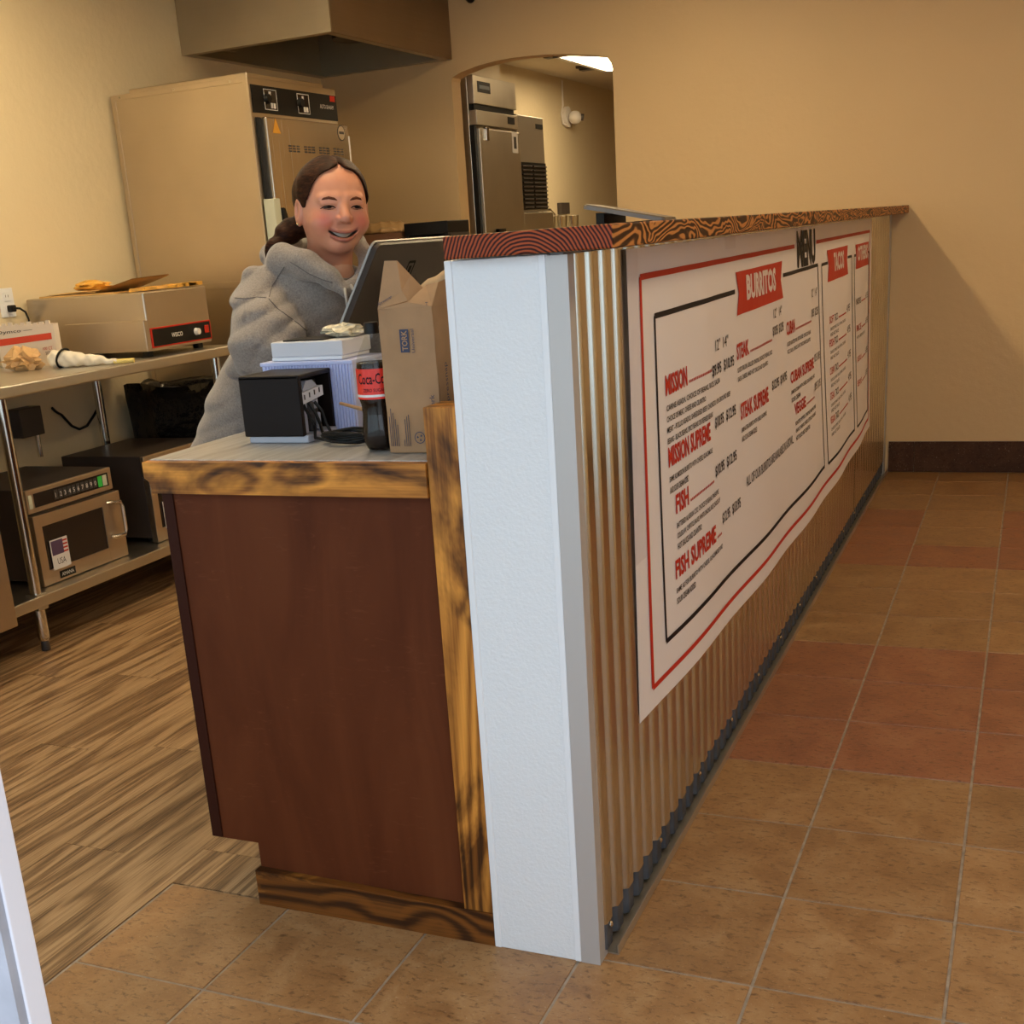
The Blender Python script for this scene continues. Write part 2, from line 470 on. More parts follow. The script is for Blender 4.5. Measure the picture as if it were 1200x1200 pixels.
# back wall with a low arch
AX0, AX1 = -2.662, -1.717
arch = [(-2.662,2.205),(-2.655,2.225),(-2.60,2.246),(-2.494,2.268),(-2.39,2.279),(-2.288,2.283),(-2.19,2.281),(-2.089,2.276),(-1.97,2.263),(-1.847,2.245),(-1.78,2.232),(-1.743,2.216),(-1.725,2.19),(-1.717,2.16)]
g = G()
g.box(XL-0.12, AX0, YB, YB+0.12, -0.06, ZC).box(AX1, XR+0.12, YB, YB+0.12, -0.06, ZC)
for (xa, za), (xb, zb) in zip(arch[:-1], arch[1:]):
    g.prism([(xa, za), (xb, zb), (xb, ZC), (xa, ZC)], 1, YB, YB+0.12)
bm = bmesh.new(); bv = [bm.verts.new(q) for q in g.v]
for f in g.f:
    try: bm.faces.new([bv[i] for i in f])
    except Exception: pass
bmesh.ops.remove_doubles(bm, verts=bm.verts, dist=0.0005)
me = bpy.data.meshes.new('wall_back'); bm.to_mesh(me); bm.free(); me.materials.append(M_WALL); fixnormals(me)
o = mkobj('wall_back', me); tag(o, 'tan plastered back wall with a low arched opening', 'wall', 'structure')
g = G(); g.box(XR, XR+0.12, YF-0.1, YB+0.12, -0.06, ZC)
o = part('wall_right', g, M_WALL); tag(o, 'tan plastered dining room side wall', 'wall', 'structure')
g = G(); g.box(XL-0.12, XR+0.12, YF-0.1, YB+0.12, ZC, ZC+0.08)
o = part('ceiling', g, M_CEIL); tag(o, 'white ceiling over kitchen and dining room', 'ceiling', 'structure')
# tile baseboard of the back wall
M_BASE = tile_mat('tile_dark_brown', (0.055,0.026,0.015), (0.080,0.038,0.021), (0.11,0.055,0.030), (0.030,0.014,0.008)); M_BASE.node_tree.nodes['Principled BSDF'].inputs['Specular IOR Level'].default_value = 0.12
g = G(); g.box(-0.262, XR, YB-0.006, YB, 0, 0.163)
bb = part('baseboard_back', g, M_GROUT); tag(bb, 'dark brown tile skirting along the tan back wall', 'baseboard', 'structure')
x = -0.262; w = 0.13
while x < XR-0.02:
    w2 = min(w, XR-x); g = G(); g.bevbox(0.001, w2-0.001, -0.012, 0.0, 0.002, 0.162, 0.0015)
    me = bpy.data.meshes.new('tile'); me.from_pydata(g.v, [], g.f); me.materials.append(M_BASE); fixnormals(me)
    inst(me, 'tile', bb, (x, YB-0.0005, 0)); x += w2; w = 0.61

# storefront behind the camera: white frame, glass, open doorway
def glass_mat(name, tint=(0.9,0.95,0.95)):
    m = bpy.data.materials.new(name); m.use_nodes = True; nt = m.node_tree
    nt.nodes.remove(nt.nodes['Principled BSDF']); out = nt.nodes['Material Output']
    tr = N(nt, 'ShaderNodeBsdfTransparent'); tr.inputs[0].default_value = (*tint, 1)
    gl = N(nt, 'ShaderNodeBsdfGlossy'); gl.inputs['Roughness'].default_value = 0.03
    mx = N(nt, 'ShaderNodeMixShader'); mx.inputs[0].default_value = 0.08
    L(nt, tr.outputs[0], mx.inputs[1]); L(nt, gl.outputs[0], mx.inputs[2]); L(nt, mx.outputs[0], out.inputs[0]); return m
M_GLASS = glass_mat('window_glass')
M_JAMB = plain('door_frame_white', (0.74, 0.74, 0.80), 0.4)
M_STRIP = plain('door_frame_grey', (0.36, 0.37, 0.42), 0.6, var=0.15, vscale=25)
g = G()
g.box(XL, XR, YF-0.06, YF, 2.45, ZC).box(XL, -0.204, YF-0.06, YF, -0.06, 0.35).box(1.05, XR, YF-0.06, YF, -0.06, 0.35)
wf = part('wall_front', g, M_WALL); tag(wf, 'storefront wall above and below the shop windows', 'wall', 'structure')
d1 = thing('door_1', 'white door frame edge beside the open shop entrance', 'door frame', (-0.15, YF-0.02, 0)); d1['kind'] = 'structure'
YJ = float(PL(36, 1200, 0, -0.104)[1])
g = G(); g.bevbox(-0.204, -0.104, YJ, YF, -0.002, 2.45, 0.001); part('jamb', g, M_JAMB, d1)
g = G(); g.box(-0.202, -0.1055, YJ-0.006, YJ, -0.002, 2.45); part('weather_strip', g, M_STRIP, d1)
g = G(); g.bevbox(1.0, 1.05, YF-0.06, YF, -0.002, 2.45, 0.003); part('jamb', g, M_JAMB, d1)
g = G(); g.bevbox(-0.104, 1.0, YF-0.06, YF, 2.38, 2.45, 0.003); part('lintel', g, M_JAMB, d1)
for wi, (xa, xb) in enumerate(((XL, -1.85), (-1.85, -0.204), (1.05, XR))):
    w1 = thing('window_%d' % (wi+1), ['storefront window pane in the kitchen corner', 'storefront window pane beside the entrance frame', 'storefront window pane on the dining side'][wi], 'window', ((xa+xb)/2, YF-0.03, 0.35)); w1['kind'] = 'structure'
    for s_ in ((xa, xa+0.05, 0.35, 2.45), (xb-0.05, xb, 0.35, 2.45), (xa+0.05, xb-0.05, 0.35, 0.40), (xa+0.05, xb-0.05, 2.40, 2.45)):
        g = G(); g.bevbox(s_[0], s_[1], YF-0.055, YF-0.005, s_[2], s_[3], 0.003); part('frame', g, M_JAMB, w1)
    g = G(); g.box(xa+0.05, xb-0.05, YF-0.033, YF-0.027, 0.40, 2.40); part('pane', g, M_GLASS, w1)
g = G(); g.box(-9, 9, -9, YF-0.02, -0.12, -0.004)
o = part('ground', g, M_CONC); tag(o, 'pale concrete pavement outside the entrance', 'pavement', 'structure')

# room behind the arch
RX0, RX1, RY0, RY1, RZ = -3.42, 0.3, YB+0.12, 11.2, 2.62
g = G(); g.box(RX0, RX1, RY0-0.12, RY1, -0.06, 0.0); o = part('floor_rear', g, M_TILE); tag(o, 'tiled floor of the room behind the arch', 'floor', 'structure')
g = G(); g.box(RX0-0.1, RX0, RY0, RY1, -0.06, RZ); o = part('wall_rear_left', g, M_WALL_R); tag(o, 'beige side wall of the room behind the arch', 'wall', 'structure')
g = G(); g.box(RX0+0.001, -3.27, RY0+0.02, 7.1, 2.27, RZ); o = part('wall_rear_soffit', g, M_WALL_R); tag(o, 'boxed soffit above the refrigerator behind the arch', 'wall', 'structure')
g = G(); g.box(RX0, RX1, RY1, RY1+0.1, -0.06, RZ); o = part('wall_rear_far', g, M_WALL_R); tag(o, 'far end wall of the room behind the arch', 'wall', 'structure')
g = G(); g.box(RX1, RX1+0.1, RY0, RY1, -0.06, RZ); o = part('wall_rear_right', g, M_WALL_R); tag(o, 'hidden side wall of the room behind the arch', 'wall', 'structure')
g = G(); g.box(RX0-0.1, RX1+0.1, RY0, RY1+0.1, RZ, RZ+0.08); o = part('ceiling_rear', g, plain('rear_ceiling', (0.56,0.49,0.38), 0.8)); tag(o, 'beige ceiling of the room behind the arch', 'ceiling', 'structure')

# ceiling lamps
def troffer(x, y, z, wx, wy, power, label, group=None):
    t = thing('ceiling_light', label, 'ceiling light', (x, y, z), group=group)
    g = G()
    for s_ in (-1, 1):
        g.box(s_*wx/2-0.02, s_*wx/2+0.02, -wy/2-0.02, wy/2+0.02, -0.045, 0)
        g.box(-wx/2-0.02, wx/2+0.02, s_*wy/2-0.02, s_*wy/2+0.02, -0.045, 0)
    part('frame', g, M_WHITE, t, local=True)
    g = G(); g.box(-wx/2, wx/2, -wy/2, wy/2, -0.035, -0.02)
    part('diffuser', g, plain('lamp_diffuser', (0.9,0.9,0.85), 0.6, emit=(*LAMP_COLOR, power)), t, local=True)
troffer(-1.20, 3.15, ZC, 0.16, 1.20, LAMP_KITCHEN*1.5, 'narrow ceiling tube lamp over the serving aisle near the arch')
troffer(-1.20, 0.70, ZC, 0.16, 1.20, LAMP_KITCHEN, 'narrow ceiling tube lamp over the serving counter end')
troffer(-2.75, 1.60, ZC, 0.16, 1.20, LAMP_KITCHEN*1.1, 'narrow ceiling tube lamp over the steel work table')
troffer(1.15, 2.80, ZC, 0.60, 1.20, LAMP_DINING, 'square dining room ceiling light towards the back wall')
troffer(1.15, 0.00, ZC, 0.60, 1.20, LAMP_DINING, 'square dining room ceiling light near the storefront')
_tp = PL(704, 69, 2, RZ-0.03); troffer(_tp[0]+0.12, _tp[1]+0.1, RZ, 0.60, 1.20, LAMP_REAR, 'bright ceiling panel light seen through the arch')
troffer(-1.3, 6.6, RZ, 0.60, 1.20, LAMP_REAR*0.8, 'ceiling panel light just behind the arched wall')

# ================================================================== BAR WALL
M_FRP = plain('white_pebbled_panel', (0.77, 0.79, 0.82), 0.42, bmp=0.7, bscale=170, bdist=0.002)
M_TRIMW = plain('white_vinyl_trim', (0.80, 0.82, 0.86), 0.35)
def corr_mat():
    m, nt, b = new_mat('galvanised_sheet')
    b.inputs['Metallic'].default_value = 1.0
    v = coords(nt); vo = N(nt, 'ShaderNodeTexVoronoi'); vo.inputs['Scale'].default_value = 260; L(nt, v, vo.inputs['Vector'])
    big = noise(nt, v, 3, 3)
    c = ramp(nt, big, [(0.3, (0.60,0.57,0.51)), (0.7, (0.74,0.71,0.65))]); L(nt, c, b.inputs['Base Color'])
    L(nt, math_(nt, 'MULTIPLY_ADD', noise(nt, v, 300, 2), 0.14, 0.16), b.inputs['Roughness'])
    bump(nt, b, noise(nt, v, 420, 2), 0.10, 0.0004); return m
M_CORR = corr_mat()
M_SLATE = plain('slate_grey', (0.055,0.060,0.072), 0.55, var=0.3, vscale=20)
bw = thing('bar_wall', 'long half wall clad in corrugated metal with a white end panel', 'half wall', (-0.40, 0.0, 0))
g = G(); g.box(-0.500, -0.300, 0.0, YB-0.002, 0, 1.315); part('core', g, M_WHITE, bw)
g = G(); g.bevbox(-0.5025, -0.3196, -0.020, -0.0005, 0.0, 1.314, 0.0015); ep = part('end_panel', g, M_FRP, bw, label='white pebbled panel')
for xa, xb in ((-0.5035, -0.490), (-0.3355, -0.3225)):
    g = G(); g.bevbox(xa, xb, -0.0225, -0.0005, 0.0, 1.3145, 0.0018); part('edge_trim', g, M_TRIMW, ep)
g = G(); g.prism([(-0.3222,-0.0222),(-0.2842,-0.0222),(-0.2842,0.022),(-0.2872,0.022),(-0.2872,-0.019),(-0.3222,-0.019)], 2, 0.0, 1.312)
part('corner_trim', g, M_GALV, bw, label='grey metal corner angle')
PER, AMP = 0.0715, 0.0085
def corr_x(y):
    s = math.sin(2*math.pi*(y-0.012)/PER); return -0.2870 + AMP*max(-1, min(1, 1.9*(s+0.42)))
def sheet(g, y0, y1, z0, z1, dx=0.0):
    n = int((y1-y0)/PER*24); vs = []
    for k in range(n+1):
        y = y0+(y1-y0)*k/n
        for z in (z0, z1): vs.append((corr_x(y)+dx, y, z))
    for k in range(n+1):
        y = y0+(y1-y0)*k/n
        for z in (z0, z1): vs.append((corr_x(y)+dx-0.0008, y, z))
    m = 2*(n+1); fs = []
    for k in range(n):
        fs.append((2*k, 2*k+2, 2*k+3, 2*k+1)); fs.append((m+2*k, m+2*k+1, m+2*k+3, m+2*k+2))
        fs.append((2*k, m+2*k, m+2*k+2, 2*k+2)); fs.append((2*k+1, 2*k+3, m+2*k+3, m+2*k+1))
    g.add(vs, fs)
for k, (ya, yb, dx) in enumerate(((0.006, 1.23, 0), (1.20, 2.43, 0.0009), (2.40, 3.63, 0), (3.60, 4.775, 0.0009))):
    g = G(); sheet(g, ya, yb, 0.07 + 0.004*(k % 2), 1.312, dx); part('corrugated_sheet', g, M_CORR, bw, smooth=60)
g = G(); sheet(g, 0.008, 4.775, 0.014, 0.078, -0.0018); part('foot_strip', g, M_SLATE, bw, smooth=60, label='slate grey strip at the foot')  # dark slate band continuing the profile below the sheets
g = G(); g.prism([(-0.300,0.0),(-0.2615,0.0),(-0.2615,0.020),(-0.2640,0.020),(-0.2640,0.003),(-0.300,0.003)], 1, 0.023, 4.86)
part('base_channel', g, plain('channel', (0.50,0.45,0.38), 0.35, 0.8), bw)
g = G(); g.box(-0.2985, -0.2775, 4.775, 4.862, 0.003, 1.312); part('end_trim', g, M_GALV, bw)
gs = G(); gs.lathe([(0.006,0),(0.006,0.003),(0.003,0.005)], n=8)
for k in range(12):
    yy = 0.03 + PER*(k*5.0) + (0.0 if k else 0.0)
    ge = G(); ge.v = list(gs.v); ge.f = list(gs.f); ge.m = list(gs.m)
    ge.xf(Matrix.Translation((corr_x(yy)+0.0, yy, 0.062)) @ Matrix.Rotation(math.pi/2, 4, 'Y')); part('screw', ge, M_CHROME, bw)

def plankboard_mat():
    """one solid softwood plank torched dark: ring pattern running along Y, heart below the board"""
    m, nt, b = new_mat('torched_plank')
    tc = N(nt, 'ShaderNodeTexCoord'); sp = N(nt, 'ShaderNodeSeparateXYZ'); L(nt, tc.outputs['Object'], sp.inputs[0])
    x, y, z = sp.outputs
    low = N(nt, 'ShaderNodeMapping'); low.inputs['Scale'].default_value = (7, 3.4, 11); L(nt, tc.outputs['Object'], low.inputs[0])
    d1_ = math_(nt, 'SUBTRACT', noise(nt, low.outputs[0], 1.0, 3, 0.5, 0.6), 0.5)
    # the wobble grows away from the sawn end (y measured from the end)
    am = math_(nt, 'MINIMUM', math_(nt, 'MULTIPLY', math_(nt, 'ABSOLUTE', math_(nt, 'ADD', y, 0.0)), 0.6), 0.075)
    am = math_(nt, 'ADD', am, 0.016)
    zz = math_(nt, 'ADD', z, 0.040)
    r = math_(nt, 'SQRT', math_(nt, 'ADD', math_(nt, 'MULTIPLY', x, x), math_(nt, 'MULTIPLY', zz, zz)))
    r = math_(nt, 'ADD', r, math_(nt, 'MULTIPLY', d1_, am))
    w = math_(nt, 'MULTIPLY_ADD', math_(nt, 'SINE', math_(nt, 'MULTIPLY', r, 2*math.pi/0.0062)), 0.5, 0.5)
    fn = noise(nt, tc.outputs['Object'], 220, 2)
    w2 = math_(nt, 'ADD', w, math_(nt, 'MULTIPLY_ADD', fn, 0.3, -0.15))
    endc = ramp(nt, w2, [(0.12, (0.030,0.006,0.004)), (0.42, (0.13,0.023,0.008)), (0.75, (0.36,0.066,0.018))])
    sidec = ramp(nt, w2, [(0.18, (0.035,0.012,0.005)), (0.5, (0.11,0.040,0.014)), (0.80, (0.52,0.215,0.060))])
    ge_ = N(nt, 'ShaderNodeNewGeometry'); sn = N(nt, 'ShaderNodeSeparateXYZ'); L(nt, ge_.outputs['True Normal'], sn.inputs[0])
    isend = math_(nt, 'GREATER_THAN', math_(nt, 'ABSOLUTE', sn.outputs[1]), 0.7)
    L(nt, mixc(nt, isend, sidec, endc), b.inputs['Base Color'])
    b.inputs['Roughness'].default_value = 0.5; b.inputs['Specular IOR Level'].default_value = 0.2
    bump(nt, b, w2, 0.25, 0.0015); return m
bt = thing('bar_top', 'thick torched wooden plank capping the corrugated half wall', 'bar top', (-0.345, -0.05, 1.3165))
g = G(); g.bevbox(-0.490, -0.199, -0.050, YB-0.001, 1.3165, 1.3535, 0.003); part('plank', g, plankboard_mat(), bt)

# ================================================================== MENU BANNER
M_PAPER = plain('banner_vinyl', (0.80, 0.76, 0.78), 0.4)
M_RED = plain('print_red', (0.50, 0.032, 0.016), 0.5, spec=0.15)
M_INK = plain('print_black', (0.010, 0.010, 0.014), 0.5, spec=0.12)
M_PRW = plain('print_pale', (0.72, 0.62, 0.60), 0.45)
M_CLEAR = glass_mat('clear_tape', (0.97,0.97,0.99))
BY0, BY1, BZ0, BZ1 = 0.262, 3.985, 0.388, 1.3085
def ban_x(y, z):
    s = max(0.0, min(1.0, (BZ1-z)/(BZ1-BZ0))); q = max(0.0, min(1.0, (y-BY0)/(BY1-BY0)))
    x = -0.2740 + 0.040*(math.sin(math.pi*q)**0.8)*s**1.2 + 0.010*s*q
    x += 0.0022*math.sin(y*9.0+2.0*s)*(0.25+s) + 0.0012*math.sin(y*23+1.3)*(1-s)
    return x
mb = thing('menu_banner', 'white vinyl food menu banner hung on the corrugated bar front', 'banner', (-0.274, 2.1, 0.39))
g = G(); NU, NV = 150, 22
g.grid(lambda a, b2: (ban_x(BY0+(BY1-BY0)*a, BZ0+(BZ1-BZ0)*b2), BY0+(BY1-BY0)*a, BZ0+(BZ1-BZ0)*b2), NU, NV)
g.grid(lambda a, b2: (ban_x(BY0+(BY1-BY0)*a, BZ0+(BZ1-BZ0)*b2)-0.0007, BY0+(BY1-BY0)*a, BZ0+(BZ1-BZ0)*b2), NU, NV)
part('sheet', g, M_PAPER, mb, smooth='all', recalc=False)
def onban(g, pts2d, faces, lift=0.0012, mi=0):
    g.add([(ban_x(y, z)+lift, y, z) for y, z in pts2d], faces, mi)
def bline(name, mat, pts, w, wz=None):
    """printed rule following the banner"""
    g = G()
    for (ya, za), (yb, zb) in zip(pts[:-1], pts[1:]):
        n = max(2, int(math.hypot(yb-ya, zb-za)/0.03)); hy, hz = (0, w/2) if abs(yb-ya) > abs(zb-za) else ((wz or w)/2, 0)
        vs = []; 
        for k in range(n+1):
            t = k/n; y = ya+(yb-ya)*t; z = za+(zb-za)*t
            vs += [(y-hy, z-hz), (y+hy, z+hz)]
        onban(g, vs, [(2*k, 2*k+2, 2*k+3, 2*k+1) for k in range(n)])
    return part(name, g, mat, mb, recalc=False)
def btext(s, y, z, h, w, mat, bold=0.0, lift=0.0014, parent=None):
    v, f = text2d(s, h, w, bold); g = G(); onban(g, [(y+a, z+b2) for a, b2 in v], f, lift)
    return part('lettering', g, mat, parent or mb, recalc=False)
def flag(y0, y1, z0, z1, word, ty0, ty1):
    ym = 0.05*(y1-y0); g = G(); n = 10; vs = []; fs = []
    for r_ in range(3):
        z = z0+(z1-z0)*r_/2; pin = ym if r_ == 1 else 0
        for k in range(n+1): vs.append((y0+pin+(y1-y0-2*pin)*k/n, z))
    for r_ in range(2):
        for k in range(n): fs.append((r_*(n+1)+k, r_*(n+1)+k+1, (r_+1)*(n+1)+k+1, (r_+1)*(n+1)+k))
    onban(g, vs, fs, 0.0016); fl = part('red_flag', g, M_RED, mb, recalc=False)
    btext(word, ty0, z0+0.028, (z1-z0)*0.62, ty1-ty0, M_PRW, 0.045, 0.0022, fl)
bline('border', M_RED, [(2.00, 1.2555), (0.345, 1.2555), (0.345, 0.4345), (3.90, 0.4345), (3.90, 1.2555), (2.41, 1.2555)], 0.0115, 0.017)
bline('border', M_INK, [(1.15, 1.177), (0.44, 1.177), (0.44, 0.505), (2.43, 0.497), (2.43, 1.181), (1.80, 1.181)], 0.011, 0.011)
bline('border', M_INK, [(2.66, 1.177), (2.515, 1.177), (2.515, 0.49), (3.29, 0.485), (3.29, 1.175), (3.18, 1.175)], 0.010, 0.014)
bline('border', M_INK, [(3.43, 1.173), (3.375, 1.173), (3.375, 0.482), (3.865, 0.48), (3.865, 1.17), (3.83, 1.17)], 0.010, 0.014)
flag(1.165, 1.79, 1.118, 1.222, 'BURRITOS', 1.285, 1.665)
flag(2.65, 3.185, 1.112, 1.220, 'TACOS', 2.79, 3.05)
flag(3.42, 3.845, 1.118, 1.214, 'OTHERS', 3.47, 3.80)
btext('MENU', 2.045, 1.187, 0.112, 0.345, M_INK, 0.05)
def dots(y0, y1, z):
    g = G(); y = y0
    while y < y1:
        onban(g, [(y, z), (y+0.007, z), (y+0.007, z+0.006), (y, z+0.006)], [(0,1,2,3)]); y += 0.0125
    part('dotted_rule', g, M_RED, mb, recalc=False)
def item(name, y0, y1, z, h, p1, p2, py0, py1, pz, desc, dz=None):
    btext(name, y0, z, h, y1-y0, M_RED, 0.035)
    if py0-0.03 > y1+0.03: dots(y1+0.015, py0-0.012, z+0.004)
    m_ = (py0+py1)/2
    btext(p1, py0, pz, 0.030, (m_-py0)*0.86, M_INK, 0.02)
    btext(p2, m_+0.01, pz, 0.030, (py1-m_)*0.92, M_INK, 0.02)
    zz = z-0.033
    for s_, ln in desc:
        btext(s_, y0+0.002, zz, 0.0140, ln, M_INK, 0.018); zz -= 0.0225
for s_, a in (('12"', 0.925), ('14"', 1.005)): btext(s_, a, 1.057, 0.026, 0.052, M_INK)
for s_, a in (('12"', 1.62), ('14"', 1.71)): btext(s_, a, 1.073, 0.026, 0.05, M_INK)
for s_, a in (('12"', 2.28), ('14"', 2.355)): btext(s_, a, 1.085, 0.026, 0.045, M_INK)
item('MISSION', 0.497, 0.665, 1.012, 0.043, '$9.95', '$10.95', 0.88, 1.11, 0.999, [('CARNE ASADA, CHOICE OF BEANS, RICE, SALSA', 0.46), ('CHOICE OF MEAT, CHEESE AND CILANTRO', 0.31), ('MEAT - POLLO ASADO, SHREDDED BEEF, CHORIZO, OR GROUND BEEF', 0.56), ('BEANS - BLACK BEANS, SPICY BEANS OR REFRIED BEANS', 0.37)])
item('MISSION SUPREME', 0.500, 0.840, 0.864, 0.043, '$10.95', '$12.95', 0.89, 1.11, 0.878, [('SAME AS MISSION BURRITO WITH CHEESE, GUACAMOLE', 0.35), ('AND SOUR CREAM ADDED', 0.14)])
item('FISH', 0.538, 0.636, 0.757, 0.043, '$10.95', '$12.95', 0.875, 1.10, 0.766, [('BATTERED ALASKAN COD, CHOICE OF BEANS, PINEAPPLE', 0.36), ('COLESLAW, CHIPOTLE SAUCE, WHITE ONIONS, RICE CHOICE OF', 0.37), ('HOT SAUCE AND CILANTRO', 0.19)])
item('FISH SUPREME', 0.518, 0.856, 0.618, 0.043, '$12.95', '$13.95', 0.93, 1.12, 0.640, [('SAME AS FISH BURRITO WITH CHEESE, GUACAMOLE AND', 0.40), ('SOUR CREAM ADDED', 0.14)])
item('STEAK', 1.147, 1.290, 1.010, 0.040, '$10.95', '$12.95', 1.60, 1.775, 1.022, [('SLICED SIRLOIN, GRILLED ONIONS, CHOICE OF BEANS, RICE', 0.43), ('SALSA, CHEESE, AND HOT SAUCE AND CILANTRO', 0.37)])
item('STEAK SUPREME', 1.165, 1.505, 0.857, 0.043, '$12.95', '$14.95', 1.56, 1.80, 0.876, [('SAME AS STEAK BURRITO WITH CHEESE, GUACAMOLE', 0.30), ('AND SOUR CREAM ADDED', 0.17)])
item('CUBAN', 1.825, 1.955, 1.005, 0.040, '$10.95', '$12.95', 2.26, 2.40, 1.018, [('SLICED ROASTED PORK, GROUND BEEF, CHOICE OF BEANS', 0.40), ('RICE, SALSA, CHOICE OF HOT SAUCE AND CILANTRO', 0.39)])
item('CUBAN SUPREME', 1.855, 2.270, 0.858, 0.036, '$12.95', '$14.95', 2.29, 2.405, 0.870, [('SAME AS CUBAN WITH CHEESE, GUACAMOLE AND', 0.42), ('SOUR CREAM', 0.14)])
item('VEGGIE', 1.895, 2.085, 0.757, 0.036, '$9.95', '$11.95', 2.27, 2.40, 0.778, [('ROASTED PEPPERS, ONIONS, MUSHROOMS', 0.38), ('CHOICE OF BEANS, CHEESE, LETTUCE, AVOCADO', 0.37), ('HOT SAUCE AND CILANTRO', 0.24)])
btext('ALL OF OUR BURRITOS ARE AVAILABLE IN A BOWL.', 1.195, 0.680, 0.026, 0.66, M_INK, 0.01)
for k, (w_, z) in enumerate((('SOFT', 0.966), ('FISH', 0.885), ('CUBAN', 0.788), ('STEAK', 0.700), ('VEGAN', 0.616))):
    ya = 2.66 - 0.015*k
    btext(w_, ya, z, 0.026, 0.10, M_RED, 0.01); btext('TACO', ya+0.115, z, 0.026, 0.085, M_INK, 0.01)
    bline('dotted_rule', M_RED, [(ya+0.22, z+0.006), (3.10, z+0.006)], 0.005)
    btext('4.95', 3.13, z+0.004, 0.028, 0.09, M_INK)
    btext('CHOICE OF MEAT, SALSA, ONION, CILANTRO', ya+0.01, z-0.026, 0.012, 0.40, M_INK)
    btext('AND HOT SAUCE', ya+0.01, z-0.045, 0.012, 0.20, M_INK)
for k, (w_, z) in enumerate((('NACHOS', 0.975), ('RICE', 0.868), ('QUESADILLA', 0.740), ('BEANS', 0.642))):
    btext(w_, 3.42, z, 0.026, 0.14, M_RED if k != 0 else M_INK, 0.01)
    bline('dotted_rule', M_RED, [(3.58, z+0.006), (3.74, z+0.006)], 0.005)
    btext('6.95', 3.75, z+0.004, 0.026, 0.085, M_INK)
    if k == 1: btext('WITH CHEESE AND SALSA', 3.42, z-0.03, 0.012, 0.30, M_INK)
# clear packing tape along edges
for (ya, yb, za, zb) in ((0.235, 0.325, 0.72, 1.31), (2.02, 2.12, 1.285, 1.312), (1.05, 1.17, 1.280, 1.312)):
    g = G(); g.grid(lambda a, b2: (max(ban_x(ya+(yb-ya)*a, za+(zb-za)*b2), -0.2745)+0.0024+0.0006*math.sin(40*b2+7*a), ya+(yb-ya)*a, za+(zb-za)*b2), 6, 24)
    part('clear_tape', g, M_CLEAR, mb, smooth='all', recalc=False)

# ================================================================== SERVING COUNTER
def cab_mat():
    m, nt, b = new_mat('red_brown_stain')
    v = coords(nt); w_ = coords(nt, (2.2, 1, 0.5))
    c = ramp(nt, noise(nt, w_, 3.5, 4, 0.6, 0.6), [(0.3, (0.080,0.0195,0.0065)), (0.55, (0.108,0.0285,0.0095)), (0.75, (0.13,0.037,0.0125))])
    st = coords(nt, (1.0, 1, 5.0)); fl = noise(nt, st, 22, 3, 0.6, 1.2)
    ms = noise(nt, v, 4.5, 2); ff = math_(nt, 'MULTIPLY', ramp(nt, fl, [(0.60, (0,0,0)), (0.72, (1,1,1))]), ramp(nt, ms, [(0.42, (0,0,0)), (0.6, (0.55,0.55,0.55))]))
    L(nt, mixc(nt, ff, c, (0.16,0.052,0.021)), b.inputs['Base Color']); b.inputs['Roughness'].default_value = 0.55; b.inputs['Specular IOR Level'].default_value = 0.12
    bump(nt, b, fl, 0.06, 0.001); return m
M_CAB = cab_mat()
M_CABD = plain('dark_brown_edge', (0.035,0.009,0.0045), 0.55, spec=0.12)
bc = thing('base_cabinet', 'red-brown base cabinet trimmed with torched pine boards', 'cabinet', (-0.84, 0.0, 0))
CY1 = 2.4
g = G(); g.prism([(-1.165,0.138),(-1.165,0.943),(-0.507,0.943),(-0.507,0.001),(-1.06,0.001),(-1.06,0.138)], 1, 0.0, 0.018)
part('side_panel', g, M_CAB, bc, label='red-brown stained side panel')
g = G(); g.bevbox(-1.176, -1.150, -0.004, 0.018, 0.140, 0.905, 0.001); part('face_frame', g, M_CABD, bc)
g = G(); g.box(-1.160, -0.507, 0.018, CY1, 0.138, 0.943).box(-1.06, -0.507, 0.018, CY1, 0.001, 0.138); part('carcass', g, M_CABD, bc)
for k in range(4):
    y0 = 0.02 + k*0.59
    g = G(); g.bevbox(-1.180, -1.162, y0+0.01, y0+0.58, 0.15, 0.70, 0.003); dr = part('door', g, M_CAB, bc)
    g = G(); g.cyl((-1.195, y0+0.5, 0.62), (-1.195, y0+0.5, 0.50), 0.005, n=8); part('handle', g, M_CHROME, dr)
    g = G(); g.bevbox(-1.180, -1.162, y0+0.01, y0+0.58, 0.72, 0.90, 0.003); dr = part('drawer', g, M_CAB, bc)
    g = G(); g.cyl((-1.195, y0+0.23, 0.81), (-1.195, y0+0.35, 0.81), 0.005, n=8); part('handle', g, M_CHROME, dr)
g = G(); g.bevbox(-0.5675, -0.5045, -0.019, 0.058, 0.072, 1.071, 0.002); part('corner_board', g, burnt('torched_pine_upright', 2, 3.1, char=0.48), bc, label='upright torched pine board')
g = G(); 
g.add([(-1.062,-0.021,0.0),(-0.5045,-0.021,0.0),(-0.5045,-0.021,0.072),(-1.062,-0.021,0.082),(-1.062,-0.0005,0.0),(-0.5045,-0.0005,0.0),(-0.5045,-0.0005,0.072),(-1.062,-0.0005,0.082)],
      [(0,1,2,3),(4,7,6,5),(0,4,5,1),(3,2,6,7),(0,3,7,4),(1,5,6,2)])
part('base_board', g, burnt('torched_pine_base', 0, 4.9, char=0.42), bc, label='torched pine skirting board')
ct = thing('countertop', 'pale grey laminate countertop edged with torched pine', 'countertop', (-0.85, 0.0, 0.943))
